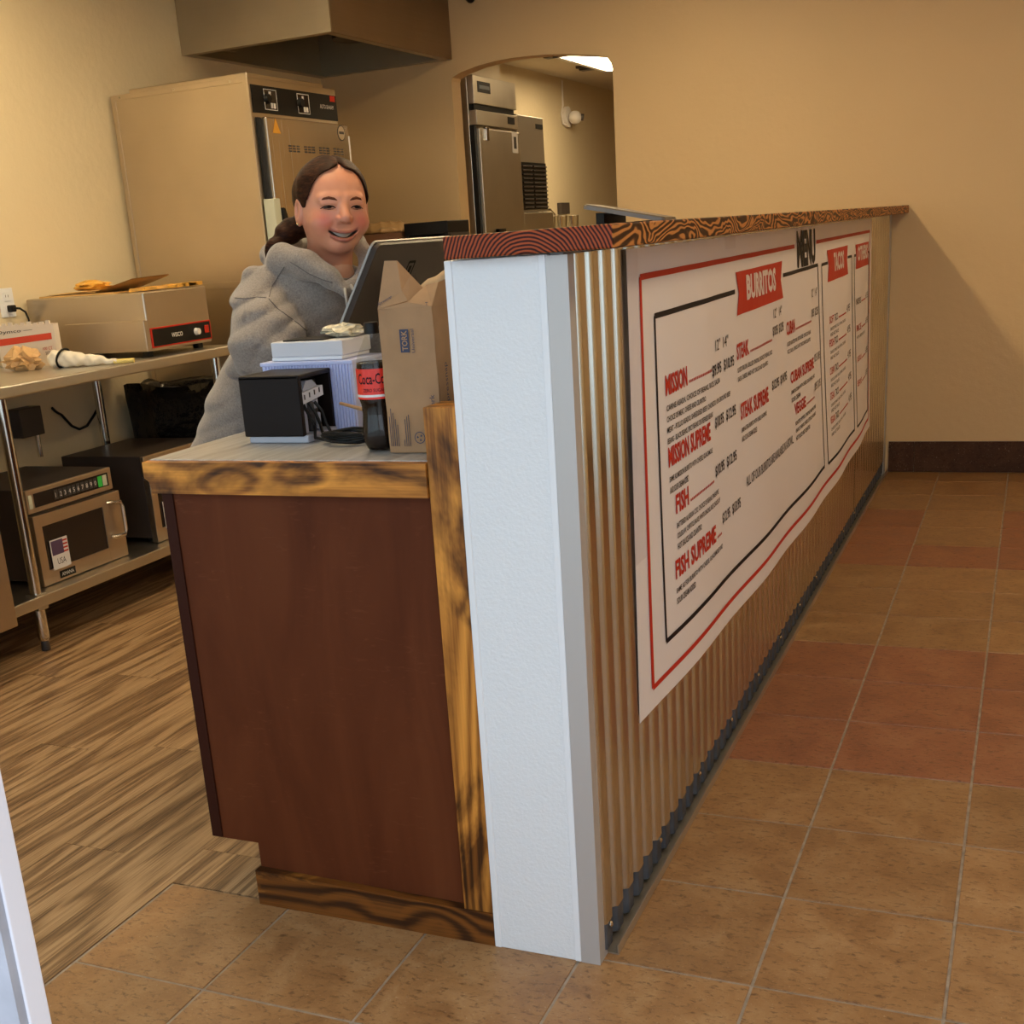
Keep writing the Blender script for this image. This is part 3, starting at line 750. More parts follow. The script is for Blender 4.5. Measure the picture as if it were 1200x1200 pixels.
def lam_mat():
    m, nt, b = new_mat('grey_laminate')
    n = noise(nt, coords(nt, (18, 1.6, 1)), 3, 4, 0.6)
    L(nt, ramp(nt, n, [(0.35, (0.30,0.28,0.26)), (0.6, (0.46,0.45,0.43))]), b.inputs['Base Color']); b.inputs['Roughness'].default_value = 0.3; return m
g = G(); g.bevbox(-1.193, -0.5685, -0.004, CY1, 0.9445, 0.974, 0.001).box(-0.5685, -0.502, 0.059, CY1, 0.9445, 0.974); part('slab', g, lam_mat(), ct)
g = G(); g.prism([(-1.196,0.972),(-1.196,0.940),(-1.185,0.932),(-1.180,0.9095),(-0.5685,0.9095),(-0.5685,0.972)], 1, -0.025, -0.0045)
part('edge_board', g, burnt('torched_pine_edge', 0, 7.7, char=0.46, hi=(0.80,0.34,0.055), fine=60), ct, label='torched pine edge board')
g = G(); g.bevbox(-1.200, -1.1935, -0.004, CY1, 0.9445, 0.972, 0.001); part('edge_board', g, burnt('torched_pine_edge_side', 1, 2.2), ct)

# ================================================================== KITCHEN, LEFT WALL
# --- steel work table
ZT = 0.985
wt = thing('work_table', 'stainless steel work table with undershelf against the cream wall', 'work table', (-3.14, 1.85, 0))
g = G(); g.bevbox(-3.49, -2.80, 0.95, 2.66, ZT-0.043, ZT, 0.006); part('table_top', g, M_STEELX, wt)
g = G(); g.bevbox(-3.47, -2.862, 1.0, 2.60, 0.172, 0.215, 0.004); part('undershelf', g, M_STEELX, wt)
for lx, ly in ((-2.893, 1.325), (-3.45, 1.325), (-2.893, 2.618), (-3.45, 2.47)):
    g = G(); g.cyl((lx, ly, 0.13), (lx, ly, ZT-0.043), 0.0205, n=20); lg = part('leg', g, M_CHROME, wt, smooth=True)
    g = G(); g.lathe([(0.0225,0.16),(0.0225,0.055),(0.0195,0.045),(0.0175,0.04)], (lx, ly, 0), n=18); part('leg_sleeve', g, M_CHROME, lg, smooth=True)
    g = G(); g.lathe([(0.013,0.04),(0.015,0.03),(0.017,0.004),(0.015,0.0)], (lx, ly, 0), n=14); part('foot', g, M_DARK, lg, smooth=True)
    g = G(); g.bevbox(lx-0.026, lx+0.026, ly-0.026, ly+0.026, 0.160, 0.222, 0.003); part('shelf_bracket', g, M_STEEL, lg)
# --- microwaves on the shelf
M_MWS = steel('microwave_steel', (0.56,0.47,0.37), 0.36, axis=1)
M_MWB = plain('microwave_case', (0.070,0.052,0.045), 0.42, 0.4, var=0.1)
M_SCREEN = plain('dark_glass', (0.012,0.008,0.008), 0.12)
M_GREEN_GLOW = plain('key_green_glow', (0.03,0.42,0.06), 0.4, emit=(0.05,0.9,0.1,0.06))  # green key brightened with a faint added glow
M_KEY = plain('key_pale', (0.55,0.57,0.45), 0.5)
M_LABEL = plain('sticker_white', (0.75,0.72,0.70), 0.5)
M_NAVY = plain('sticker_navy', (0.09,0.05,0.11), 0.5)
def microwave(y0, label):
    X, w, z0, h, dp = -2.930, 0.49, 0.218, 0.367, 0.46
    t = thing('microwave', label, 'microwave', (X-dp/2, y0+w/2, 0.215))
    g = G(); g.bevbox(X-dp, X-0.03, y0+0.008, y0+w-0.008, z0+0.016, z0+h, 0.004); part('case', g, M_MWB, t)
    for fx in (X-dp+0.05, X-0.07):
        for fy in (y0+0.05, y0+w-0.05):
            g = G(); g.cyl((fx, fy, 0.2155), (fx, fy, z0+0.016), 0.016, n=12); part('foot', g, M_BLACK, t)
    g = G(); g.bevbox(X-0.03, X-0.012, y0, y0+w-0.012, z0+h-0.088, z0+h, 0.003); cp = part('control_panel', g, M_MWS, t)
    g = G(); g.box(X-0.0125, X-0.0105, y0+0.040, y0+w-0.035, z0+h-0.070, z0+h-0.018); part('key_strip', g, M_SCREEN, cp)
    for k in range(10):
        g = G(); ky = y0+0.145+k*0.0245; g.bevbox(X-0.0105, X-0.0098, ky, ky+0.021, z0+h-0.062, z0+h-0.026, 0.0003); part('key', g, plain('key_dark', (0.03,0.028,0.028), 0.5) if k == 0 and 'key_dark' not in bpy.data.materials else bpy.data.materials['key_dark'], cp)
        g = G(); text(g, '1234567890'[k], (X-0.0096, ky+0.006, z0+h-0.054), (0,1,0), (0,0,1), 0.018); part('lettering', g, M_LABEL, cp, recalc=False)
    for k, mm in ((0, M_GREEN_GLOW), (1, M_KEY)):
        ky = y0+0.393+k*0.028; g = G(); g.bevbox(X-0.0105, X-0.0096, ky, ky+0.025, z0+h-0.066, z0+h-0.024, 0.0003); part('key', g, mm, cp)
    g = G(); g.box(X-0.012, X-0.0105, y0+0.010, y0+0.030, z0+h-0.07, z0+h-0.02); part('badge', g, M_KEY, cp)
    # door: frame with recessed window
    zt = z0+h-0.098; g = G()
    ya, yb, wa, wb, za, zb = y0+0.004, y0+w+0.004, y0+0.045, y0+w-0.105, z0+0.055, zt-0.045
    g.bevbox(X-0.03, X, ya, wa, z0, zt, 0.002); g.bevbox(X-0.03, X, wb, yb, z0, zt, 0.002)
    g.box(X-0.03, X-0.0004, wa-0.003, wb+0.003, zb, zt-0.001); g.box(X-0.03, X-0.0004, wa-0.003, wb+0.003, z0+0.001, za)
    d = part('door', g, M_MWS, t)
    g = G(); g.box(X-0.025, X-0.004, wa, wb, za, zb); part('window', g, M_SCREEN, d)
    g = G(); hy = y0+w-0.062; g.tube([(X, hy-0.018, zt-0.035), (X+0.012, hy-0.004, zt-0.035), (X+0.030, hy+0.030, zt-0.040), (X+0.034, hy+0.034, zt-0.06), (X+0.034, hy+0.034, z0+0.115), (X+0.030, hy+0.030, z0+0.098), (X+0.012, hy-0.004, z0+0.095), (X, hy-0.018, z0+0.095)], 0.0085, n=10)
    part('handle', g, M_CHROME, d, smooth=True)
    # flag sticker
    fy, fz = y0+0.066, z0+0.048; st = part('sticker', G().box(X+0.0001, X+0.0008, fy, fy+0.095, fz, fz+0.115), M_LABEL, t)
    part('canton', G().box(X+0.0008, X+0.0012, fy+0.005, fy+0.068, fz+0.055, fz+0.110), M_NAVY, st)
    for k in range(4): part('stripe', G().box(X+0.0008, X+0.0012, fy+0.068, fy+0.092, fz+0.057+k*0.014, fz+0.063+k*0.014), M_RED, st)
    g = G(); text(g, 'USA', (X+0.0012, fy+0.026, fz+0.017), (0,1,0), (0,0,1), 0.024, 0.045); part('lettering', g, M_INK, st, recalc=False)
    pl_ = part('name_plate', G().box(X, X+0.0012, y0+0.092, y0+0.178, z0+0.010, z0+0.038), M_BLACK, t)
    g = G(); text(g, 'AMANA', (X+0.0016, y0+0.102, z0+0.017), (0,1,0), (0,0,1), 0.014, 0.066); part('lettering', g, M_LABEL, pl_, recalc=False)
microwave(1.408, 'steel-fronted microwave beside the table leg on the lower shelf')
microwave(2.095, 'second microwave on the lower shelf, partly hidden by the counter')
# --- countertop oven on the table
ov = thing('countertop_oven', 'wide stainless countertop oven with a red-edged control strip', 'oven', (-3.17, 2.37, ZT))
OX0, OX1, OY0, OY1, OZ0, OZ1 = -3.478, -2.862, 2.15, 2.575, 1.008, 1.243
M_OVEN = steel('oven_steel', (0.60,0.52,0.41), 0.36, axis=2, amt=0.25)
g = G(); g.bevbox(OX0, OX1, OY0, OY1, OZ0, OZ1, 0.006); part('body', g, M_OVEN, ov)
g = G(); g.bevbox(-3.27, OX1+0.002, OY0-0.024, OY0, OZ0+0.003, OZ0+0.125, 0.002); part('vent_cover', g, M_OVEN, ov)
for fx in (OX0+0.06, OX1-0.05):
    for fy in (OY0+0.04, OY1-0.04):
        g = G(); g.bevbox(fx-0.016, fx+0.016, fy-0.016, fy+0.016, ZT, OZ0, 0.003); part('foot', g, M_BLACK, ov)
g = G(); g.bevbox(OX1-0.001, OX1+0.004, OY0+0.010, OY1-0.004, OZ0+0.012, OZ0+0.092, 0.001); rp = part('control_strip', g, M_RED, ov)
g = G(); g.box(OX1+0.004, OX1+0.0052, OY0+0.018, OY1-0.012, OZ0+0.018, OZ0+0.086); part('face', g, M_BLACK, rp)
g = G(); text(g, 'WISCO', (OX1+0.0056, OY0+0.14, OZ0+0.044), (0,1,0), (0,0,1), 0.018, 0.075, 0.02); part('lettering', g, M_LABEL, rp, recalc=False)
g = G(); g.cyl((OX1+0.005, OY1-0.115, OZ0+0.052), (OX1+0.022, OY1-0.115, OZ0+0.052), 0.016, 0.013, n=16); part('knob', g, M_LABEL, rp, smooth=True)
g = G(); g.bevbox(OX1+0.005, OX1+0.011, OY1-0.055, OY1-0.028, OZ0+0.040, OZ0+0.072, 0.002); part('switch', g, M_RED, rp)
# --- things lying on the oven
M_MANILA = plain('manila_paper', (0.66,0.40,0.13), 0.6, var=0.15)
M_KRAFT = plain('kraft_paper', (0.36,0.205,0.098), 0.72, var=0.08, vscale=18, bmp=0.25, bscale=40)
M_AMBER = plain('amber_wrap', (0.62,0.33,0.05), 0.35, var=0.25, vscale=25, bmp=0.5, bscale=40)
def sheet_thing(name, label, cat, quad, th, mat):
    c = sum((Vector(q) for q in quad), Vector())/4
    t = thing(name, label, cat, (c.x, c.y, min(q[2] for q in quad)))
    g = G(); g.add([*quad, *[(q[0], q[1], q[2]+th) for q in quad]], [(3,2,1,0),(4,5,6,7),(0,1,5,4),(1,2,6,5),(2,3,7,6),(3,0,4,7)])
    part('flap', g, mat, t); return t
ZO = OZ1+0.0005
t1 = sheet_thing('cardboard_sheet', 'flat manila card lying along the oven top', 'cardboard', [(-3.42,2.17,ZO),(-3.02,2.17,ZO),(-3.02,2.42,ZO),(-3.42,2.42,ZO)], 0.006, M_MANILA)
g = G(); g.add([(-3.40,2.18,ZO+0.007),(-3.13,2.18,ZO+0.007),(-3.13,2.44,ZO+0.007),(-3.36,2.44,ZO+0.012)], [(0,1,2,3)]); g.add([(q[0],q[1],q[2]+0.004) for q in g.v[:4]], [(0,1,2,3)]); part('flap', g, M_MANILA, t1, recalc=False)
g = G(); g.add([(-3.13,2.18,ZO+0.007),(-2.945,2.20,ZO+0.050),(-2.945,2.45,ZO+0.055),(-3.13,2.44,ZO+0.007)], [(0,1,2,3)]); g.add([(q[0],q[1],q[2]+0.004) for q in g.v[:4]], [(0,1,2,3)]); part('flap', g, M_MANILA, t1, recalc=False)
def wadded(name, label, cat, c, r, mat, seed=1, amp=0.34, sub_=3):
    t = thing(name, label, cat, c); rnd = random.Random(seed)
    bm = bmesh.new(); bmesh.ops.create_icosphere(bm, subdivisions=sub_, radius=1.0)
    for q in bm.verts:
        k = 1.0 + rnd.uniform(-amp, amp*0.8); q.co = Vector((q.co.x*r[0]*k, q.co.y*r[1]*k, max(-r[2]*0.92, q.co.z*r[2]*(1.0+rnd.uniform(-amp, amp*1.4))) + r[2]*0.92))
    g = G(); bm.verts.index_update(); g.add([q.co for q in bm.verts], [[q.index for q in f.verts] for f in bm.faces]); bm.free()
    part('wrapping', g, mat, t, local=True); return t
def crumple(name, label, cat, c, r, mat, h=0.006, freq=22.0, amp=0.35, seed=1.0, sq=0.25):
    t = thing(name, label, cat, (c[0], c[1], c[2]))
    def fn(X, Y, Z):
        d = s_ell((X, Y, Z), (0,0,r[2]), r)
        n = np.sin(X*freq+seed)*np.sin(Y*freq*1.3+2*seed)*np.sin(Z*freq*1.6+seed*3) + 0.6*np.abs(np.sin(X*freq*1.7+Y*freq*1.1+seed*5)) + 0.5*np.abs(np.sin(Z*freq*1.9-X*freq+seed))
        d = d + amp*min(r)*(n-0.4)*0.5
        return np.maximum(d, -Z)
    VF = surfnet(fn, (-r[0]*1.3,-r[1]*1.3,-h), (r[0]*1.3,r[1]*1.3,r[2]*2.6), h)
    netpart('wrapping', VF, mat, t); return t
wadded('amber_packet', 'crinkled amber cellophane packet on top of the oven', 'packet', (-3.24,2.30,ZO+0.0165), (0.085,0.06,0.020), M_AMBER, 5, 0.3)
ob = thing('flatbread_stack', 'ragged golden flatbreads strewn over the oven top', 'flatbread', (-2.94, 2.40, ZO))
for k in range(7):
    g = G(); cx, cy = -2.98+0.016*k, 2.22+0.05*k; n = 14; zb = ZO+0.0006*(k+1)
    ring_ = [(cx+(0.07+0.014*math.sin(3.1*q+k))*math.cos(2*math.pi*q/n), cy+(0.055+0.01*math.sin(2.3*q+k*2))*math.sin(2*math.pi*q/n)) for q in range(n)]
    ring_ = [(min(max(a_, -2.942), OX1-0.004), min(max(b_, OY0+0.01), OY1-0.01)) for a_, b_ in ring_]
    g.ring([[(a_, b_, zb+0.002*math.sin(i_*2+k)+0.002) for i_, (a_, b_) in enumerate(ring_)], [(a_, b_, zb+0.010+0.006*abs(math.sin(i_*1.7+k))) for i_, (a_, b_) in enumerate(ring_)]])
    part('flatbread', g, M_AMBER, ob)
# --- carton, crumpled paper, piping bag
M_CARTON = plain('carton_white', (0.70,0.60,0.50), 0.6, bmp=0.1)
cb_ = thing('carton', 'white carton with a red stripe beside the oven', 'carton', (-3.33, 1.97, ZT))
g = G(); g.box(-3.480, -3.175, 1.955, 1.985, ZT, ZT+0.165); part('box', g, M_CARTON, cb_)
for k in range(9):
    x0 = -3.475+k*0.033; g = G(); g.box(x0, x0+0.022, 1.953, 1.958, ZT+0.165, ZT+0.172+0.003*(k % 3)); part('torn_tab', g, M_CARTON, cb_)
g = G(); g.add([(-3.480,1.954,ZT+0.085),(-3.19,1.954,ZT+0.105),(-3.19,1.954,ZT+0.130),(-3.480,1.954,ZT+0.112)], [(0,1,2,3)]); part('stripe', g, plain('carton_red', (0.62,0.05,0.022), 0.5), cb_, recalc=False)
g = G(); text(g, 'Dymco —', (-3.475, 1.9535, ZT+0.128), (1,0,0.04), (0,0,1), 0.018, 0.19); part('lettering', g, M_INK, cb_, recalc=False)
g = G(); text(g, '100 CT', (-3.245, 1.9535, ZT+0.062), (1,0,0.06), (0,0,1), 0.012, 0.05); part('lettering', g, M_RED, cb_, recalc=False)
g = G(); text(g, 'SIZE L', (-3.235, 1.9535, ZT+0.044), (1,0,0.06), (0,0,1), 0.012, 0.045); part('lettering', g, M_INK, cb_, recalc=False)
wadded('crumpled_paper', 'crumpled brown paper ball in front of the carton', 'paper', (-3.215,1.80,ZT+0.0005), (0.080,0.055,0.040), plain('brown_paper', (0.58,0.36,0.16), 0.7, bmp=0.2, bscale=30), 3, 0.42, 3)
pb = thing('piping_bag', 'twisted white plastic bag with a black band and yellow nozzle', 'piping bag', (-2.995, 1.86, ZT))
def bagfn(X, Y, Z):
    P = (X, Y, Z)
    d = s_cap(P, (-0.085,-0.02,0.036), (0.005,0.0,0.030), 0.037, 0.030)
    d = smin(d, s_cap(P, (0.03,0.012,0.024), (0.07,0.022,0.026), 0.024, 0.022), 0.012)
    d = smin(d, s_cap(P, (0.07,0.022,0.020), (0.15,0.050,0.012), 0.021, 0.009), 0.010)
    d = d + 0.0035*np.sin(X*95+Y*60)*np.sin(Z*110+X*40) + 0.003*np.abs(np.sin(X*60-Z*80))
    return np.maximum(d, -Z+0.0005)
netpart('bag', surfnet(bagfn, (-0.14,-0.07,-0.004), (0.18,0.08,0.085), 0.0042), plain('bag_white', (0.72,0.66,0.55), 0.4, bmp=0.2), pb)
g = G(); g.tube([(-0.052+0.012*math.cos(a)*0.3+0.012*math.sin(a), -0.016+0.036*math.cos(a), max(0.003, 0.036+0.036*math.sin(a))) for a in np.linspace(-0.4, math.pi*2-0.4, 26)], 0.0045, n=8); part('band', g, M_BLACK, pb, local=True, smooth=True)
g = G(); g.cyl((0.14,0.046,0.0115), (0.215,0.075,0.011), 0.0085, 0.0095, n=14); part('nozzle', g, plain('nozzle_yellow', (0.75,0.60,0.18), 0.45), pb, local=True, smooth=True)
# --- outlet, junction box, cord
ot = thing('wall_outlet', 'white double wall outlet with a black plug above the table', 'outlet', (XL, 2.06, 1.238))
g = G(); g.bevbox(XL+0.0005, XL+0.007, 2.02, 2.10, 1.180, 1.297, 0.002); part('plate', g, M_WHITE, ot)
for zz in (1.262, 1.214):
    g = G(); g.bevbox(XL+0.006, XL+0.010, 2.043, 2.077, zz-0.017, zz+0.017, 0.002); s1 = part('socket', g, M_WHITE, ot)
    for dy in (-0.007, 0.007): part('slot', G().box(XL+0.0098, XL+0.0104, 2.06+dy-0.0012, 2.06+dy+0.0012, zz-0.002, zz+0.008), M_DARK, s1)
g = G(); g.bevbox(XL+0.011, XL+0.040, 2.046, 2.074, 1.200, 1.228, 0.005); pg_ = part('plug', g, M_BLACK, ot)
g = G(); g.tube([(XL+0.038,2.06,1.215),(XL+0.055,2.075,1.212),(XL+0.058,2.10,1.195),(XL+0.045,2.125,1.16),(XL+0.02,2.138,1.10),(XL+0.01,2.14,1.0)], 0.0045, n=8); part('cord', g, M_BLACK, pg_, smooth=True)
jb = thing('junction_box', 'dark electrical box with a chrome conduit under the work table', 'electrical box', (XL, 2.01, 0.75))
g = G(); g.bevbox(XL+0.001, XL+0.075, 1.945, 2.075, 0.69, 0.81, 0.004); part('box', g, M_DARK, jb)
g = G(); g.cyl((XL+0.05, 2.05, 0.69), (XL+0.05, 2.05, 0.595), 0.011, n=12); part('conduit', g, M_CHROME, jb, smooth=True)
g = G(); g.tube([tuple(PL(u, v, 0, XL+0.010)) for u, v in ((61,478),(65,482),(68,484),(72,486),(84,499),(93,503),(102,499),(110,487),(117,474))], 0.006, n=8)
o = part('power_cord', g, M_BLACK, smooth=True); tag(o, 'black power cord drooping under the steel work table', 'cord')
# --- trash can with black liner
tc_ = thing('trash_can', 'black lined trash can standing between table and heated cabinet', 'trash can', (-3.17, 2.775, 0))
g = G()
def canring(z, s, wob=0):
    return [(-3.17+s*0.26*max(-1, min(1, 1.5*math.cos(a)))+wob*math.sin(7*a+z*20), 2.775+s*0.112*max(-1, min(1, 1.5*math.sin(a)))+wob*math.cos(9*a), z+wob*1.5*math.sin(5*a)) for a in np.linspace(0, 2*math.pi, 36, endpoint=False)]
g.ring([canring(0.0, 0.84), canring(0.78, 1.0)]); part('bin', g, plain('bin_black', (0.010,0.009,0.008), 0.5), tc_, smooth=True)
g = G(); g.ring([canring(0.45, 1.02, 0.004), canring(0.60, 1.05, 0.006), canring(0.74, 1.06, 0.006), canring(0.815, 1.06, 0.008), canring(0.80, 0.98, 0.006), canring(0.5, 0.9, 0.004)], cap=False)
part('liner', g, plain('liner_film', (0.010,0.009,0.009), 0.16, bmp=0.8, bscale=14, bdist=0.02), tc_, smooth='all', recalc=False)
# --- near stainless unit at the end of the table
un = thing('undercounter_fridge', 'brown steel undercounter unit standing at the end of the work table', 'fridge', (-3.1, 0.75, 0))
g = G(); g.bevbox(-3.42, -2.80, 0.40, 0.944, 0.13, 0.86, 0.004); part('body', g, M_MWS, un)
g = G(); g.bevbox(-2.80, -2.765, 0.405, 1.09, 0.178, 0.84, 0.003); part('door', g, M_MWS, un)
for fx in (-3.36, -2.86):
    for fy in (0.46, 0.89):
        g = G(); g.cyl((fx, fy-0.012, 0.05), (fx, fy+0.012, 0.05), 0.05, n=18).box(fx-0.02, fx+0.02, fy-0.02, fy+0.02, 0.085, 0.13); part('caster', g, M_DARK, un)
# --- tall heated holding cabinet
hc = thing('holding_cabinet', 'tall stainless heated holding cabinet with a black control panel', 'holding cabinet', (-3.11, 3.27, 0))
HX0, HX1, HY0, HY1, HZ = -3.478, -2.742, 2.905, 3.665, 2.088
M_HC = steel('cabinet_steel', (0.62,0.52,0.38), 0.33, axis=0, amt=0.1)
g = G(); g.bevbox(HX0, HX1, HY0, HY1, 0.13, HZ, 0.004); bd = part('body', g, M_HC, hc)
for (a, b2, c_, d_) in ((HX0-0.001, HX0+0.022, 0.13, HZ), (HX1-0.024, HX1+0.001, 0.13, HZ), (HX0+0.022, HX1-0.024, HZ-0.022, HZ), (HX0+0.022, HX1-0.024, 1.215, 1.245)):  # last strip is added in place of a bright reflected band
    g = G(); g.bevbox(a, b2, HY0-0.004, HY0, c_, d_, 0.001); part('edge_and_reflection_strip', g, M_HC, bd)
for k in range(3): part('screw', G().cyl((HX0+0.05+0.3*k, HY0-0.005, HZ-0.011), (HX0+0.05+0.3*k, HY0-0.002, HZ-0.011), 0.005, n=8), M_CHROME, bd)
g = G(); g.bevbox(HX0+0.08, HX1-0.02, HY0+0.03, HY1-0.08, HZ, HZ+0.022, 0.004); part('top_cap', g, M_HC, hc)
g = G(); g.box(HX1, HX1+0.004, HY0+0.018, HY1-0.004, 1.945, 2.058); cp = part('control_panel', g, M_BLACK, hc)
for ky in (3.05, 3.33):
    g = G(); g.bevbox(HX1+0.004, HX1+0.007, ky-0.035, ky+0.065, 1.962, 2.044, 0.002); kb = part('thermostat', g, M_SCREEN, cp)
    part('rim', G().box(HX1+0.0065, HX1+0.0078, ky-0.037, ky+0.067, 1.960, 1.963).box(HX1+0.0065, HX1+0.0078, ky-0.037, ky+0.067, 2.043, 2.046).box(HX1+0.0065, HX1+0.0078, ky-0.037, ky-0.034, 1.96, 2.046).box(HX1+0.0065, HX1+0.0078, ky+0.064, ky+0.067, 1.96, 2.046), M_LABEL, kb)
    g = G(); g.cyl((HX1+0.007, ky-0.02, 2.005), (HX1+0.024, ky-0.02, 2.005), 0.022, 0.018, n=18); part('knob', g, M_BLACK, kb, smooth=True)
    for q in range(2): part('lamp', G().box(HX1+0.007, HX1+0.009, ky+0.012+q*0.022, ky+0.028+q*0.022, 1.968, 1.990), M_LABEL, kb)
    part('display', G().box(HX1+0.007, HX1+0.009, ky+0.004, ky+0.018, 2.012, 2.036), M_LABEL, kb)
g = G(); text(g, 'ALTO-SHAAM', (HX1+0.0046, 3.50, 1.994), (0,1,0), (0,0,1), 0.018, 0.125); part('lettering', g, M_LABEL, cp, recalc=False)
part('sticker', G().box(HX1+0.004, HX1+0.005, 3.60, 3.645, 2.030, 2.055), M_RED, cp)
g = G(); g.bevbox(HX1+0.002, HX1+0.040, HY0+0.055, HY1+0.020, 0.20, 1.925, 0.005); dr = part('door', g, steel('door_steel', (0.62,0.52,0.40), 0.22, axis=2, amt=0.06), hc)
part('gasket', G().box(HX1, HX1+0.010, HY0+0.028, HY0+0.055, 0.20, 1.925), M_BLACK, hc)
XD = HX1+0.0405
g = G(); g.add([(XD,3.0,1.86),(XD,3.065,1.86),(XD,3.032,1.925)], [(0,1,2)]); w_ = part('warning_sticker', g, plain('sticker_amber', (0.75,0.36,0.03), 0.5), dr, recalc=False)
for k in range(4):
    for q in range(3):
        for r_ in range(3): part('vent_slot', G().box(XD-0.001, XD+0.0004, 3.12+k*0.135+q*0.034, 3.145+k*0.135+q*0.034, 1.785+r_*0.011, 1.792+r_*0.011), M_DARK, dr)
g = G(); g.cyl((XD-0.0005, 3.615, 1.885), (XD+0.0006, 3.615, 1.885), 0.036, n=24); bq = part('badge', g, M_DARK, dr)
g = G(); g.cyl((XD+0.0006, 3.615, 1.885), (XD+0.0012, 3.615, 1.885), 0.031, n=24); part('badge_face', g, M_HC, bq)
g = G(); g.box(XD+0.0012, XD+0.0016, 3.592, 3.638, 1.880, 1.892); part('badge_print', g, M_DARK, bq)
g = G(); g.bevbox(HX1+0.004, HX1+0.060, HY0+0.010, HY0+0.062, 1.375, 1.585, 0.004); la = part('latch', g, M_KEY, dr)
g = G(); g.prism([(HY0+0.062,1.545),(HY0+0.075,1.54),(HY0+0.108,1.46),(HY0+0.105,1.40),(HY0+0.062,1.40)], 0, HX1+0.043, HX1+0.075); part('lever', g, M_BLACK, la)
part('hinge', G().cyl((HX1+0.03, HY1+0.032, 1.70), (HX1+0.03, HY1+0.032, 1.875), 0.008, n=10), M_LABEL, hc)
for fx in (HX0+0.07, HX1-0.07):
    for fy in (HY0+0.07, HY1-0.07):
        g = G(); g.cyl((fx, fy-0.016, 0.055), (fx, fy+0.016, 0.055), 0.055, n=18).box(fx-0.02, fx+0.02, fy-0.02, fy+0.02, 0.09, 0.13); part('caster', g, M_DARK, hc)
# --- extractor hood
hd = thing('extractor_hood', 'weathered steel extractor hood hanging over the heated cabinet', 'extractor hood', (-3.07, 4.19, 2.316))
M_HOODA = steel('hood_galvanised', (0.50,0.43,0.31), 0.42, axis=0, amt=0.1)
A0, A1, B0, B1, HB = XL+0.003, -2.647, 3.514, YB-0.003, 2.316
part('front_panel', G().box(A0, A1, B0, B0+0.012, HB, ZC-0.001), M_HOODA, hd)
part('side_panel', G().box(A1-0.012, A1, B0+0.012, B1, HB, ZC-0.001), steel('hood_side_shaded', (0.36,0.27,0.18), 0.42, axis=1, amt=0.1), hd)  # darker copy of the hood steel paints in this side's shade
part('side_panel', G().box(A0, A0+0.012, B0+0.012, B1, HB, ZC-0.001), M_HOODA, hd)
part('back_panel', G().box(A0+0.012, A1-0.012, B1-0.012, B1, HB, ZC-0.001), M_HOODA, hd)
part('rim', G().box(A0+0.012, A1-0.012, B0+0.012, B0+0.05, HB, HB+0.006).box(A0+0.012, A1-0.012, B1-0.05, B1-0.012, HB, HB+0.006).box(A0+0.012, A0+0.05, B0+0.05, B1-0.05, HB, HB+0.006).box(A1-0.05, A1-0.012, B0+0.05, B1-0.05, HB, HB+0.006), M_HOODA, hd)
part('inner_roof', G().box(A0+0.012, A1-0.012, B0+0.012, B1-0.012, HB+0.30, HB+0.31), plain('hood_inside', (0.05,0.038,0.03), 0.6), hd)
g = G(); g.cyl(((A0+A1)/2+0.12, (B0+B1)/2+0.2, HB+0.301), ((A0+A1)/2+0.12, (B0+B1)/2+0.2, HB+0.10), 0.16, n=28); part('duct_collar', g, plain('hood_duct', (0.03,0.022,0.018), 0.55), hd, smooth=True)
g = G(); g.bevbox(A0+0.013, A0+0.05, B0+0.35, B0+0.42, HB+0.05, HB+0.30, 0.003); part('baffle', g, M_HOODA, hd)
# --- back counter with cardboard box and a dark appliance
bt2 = thing('prep_table', 'small steel prep table in the corner by the arch', 'prep table', (-2.95, 4.45, 0))
g = G(); g.bevbox(-3.40, -2.30, 4.13, 4.855, 0.87, 0.91, 0.004); part('table_top', g, M_STEEL, bt2)
for lx in (-3.36, -2.36):
    for ly in (4.19, 4.80): part('leg', G().cyl((lx, ly, 0), (lx, ly, 0.87), 0.02, n=14), M_CHROME, bt2, smooth=True)
bx = thing('cardboard_box', 'tall cardboard box with crumpled paper on the prep table', 'cardboard box', (-2.84, 4.35, 0.91))
g = G(); g.box(-3.05, -2.735, 4.20, 4.55, 0.911, 1.415); part('box', g, plain('cardboard_shade', (0.22,0.105,0.05), 0.7, var=0.08), bx)
def crp(X, Y, Z):
    d = s_ell((X, Y, Z), (-2.895,4.37,1.43), (0.155,0.16,0.05))
    d = d + 0.010*np.abs(np.sin(X*50+Y*30))+0.008*np.sin(Y*70-X*40+Z*60)
    return np.maximum(d, 1.4155-Z)
netpart('crumpled_liner', surfnet(crp, (-3.1,4.16,1.405), (-2.722,4.58,1.52), 0.008), plain('liner_paper', (0.50,0.31,0.13), 0.35, bmp=0.5, bscale=30, bdist=0.01), bx, local=False)
ap = thing('coffee_brewer', 'low black appliance with a steel drawer beside the cardboard box', 'appliance', (-2.58, 4.32, 0.91))
g = G(); g.bevbox(-2.712, -2.452, 4.22, 4.50, 1.392, 1.455, 0.004); part('head', g, M_BLACK, ap)
g = G(); g.box(-2.712, -2.69, 4.24, 4.50, 0.911, 1.392).box(-2.475, -2.452, 4.24, 4.50, 0.911, 1.392).box(-2.69, -2.475, 4.45, 4.50, 0.911, 1.392); part('housing', g, M_DARK, ap)
g = G(); g.bevbox(-2.672, -2.49, 4.215, 4.44, 0.912, 1.378, 0.006); part('drawer', g, M_KEY, ap)
g = G(); g.bevbox(-2.475, -2.445, 4.205, 4.24, 1.33, 1.392, 0.003); part('tap', g, M_BLACK, ap)
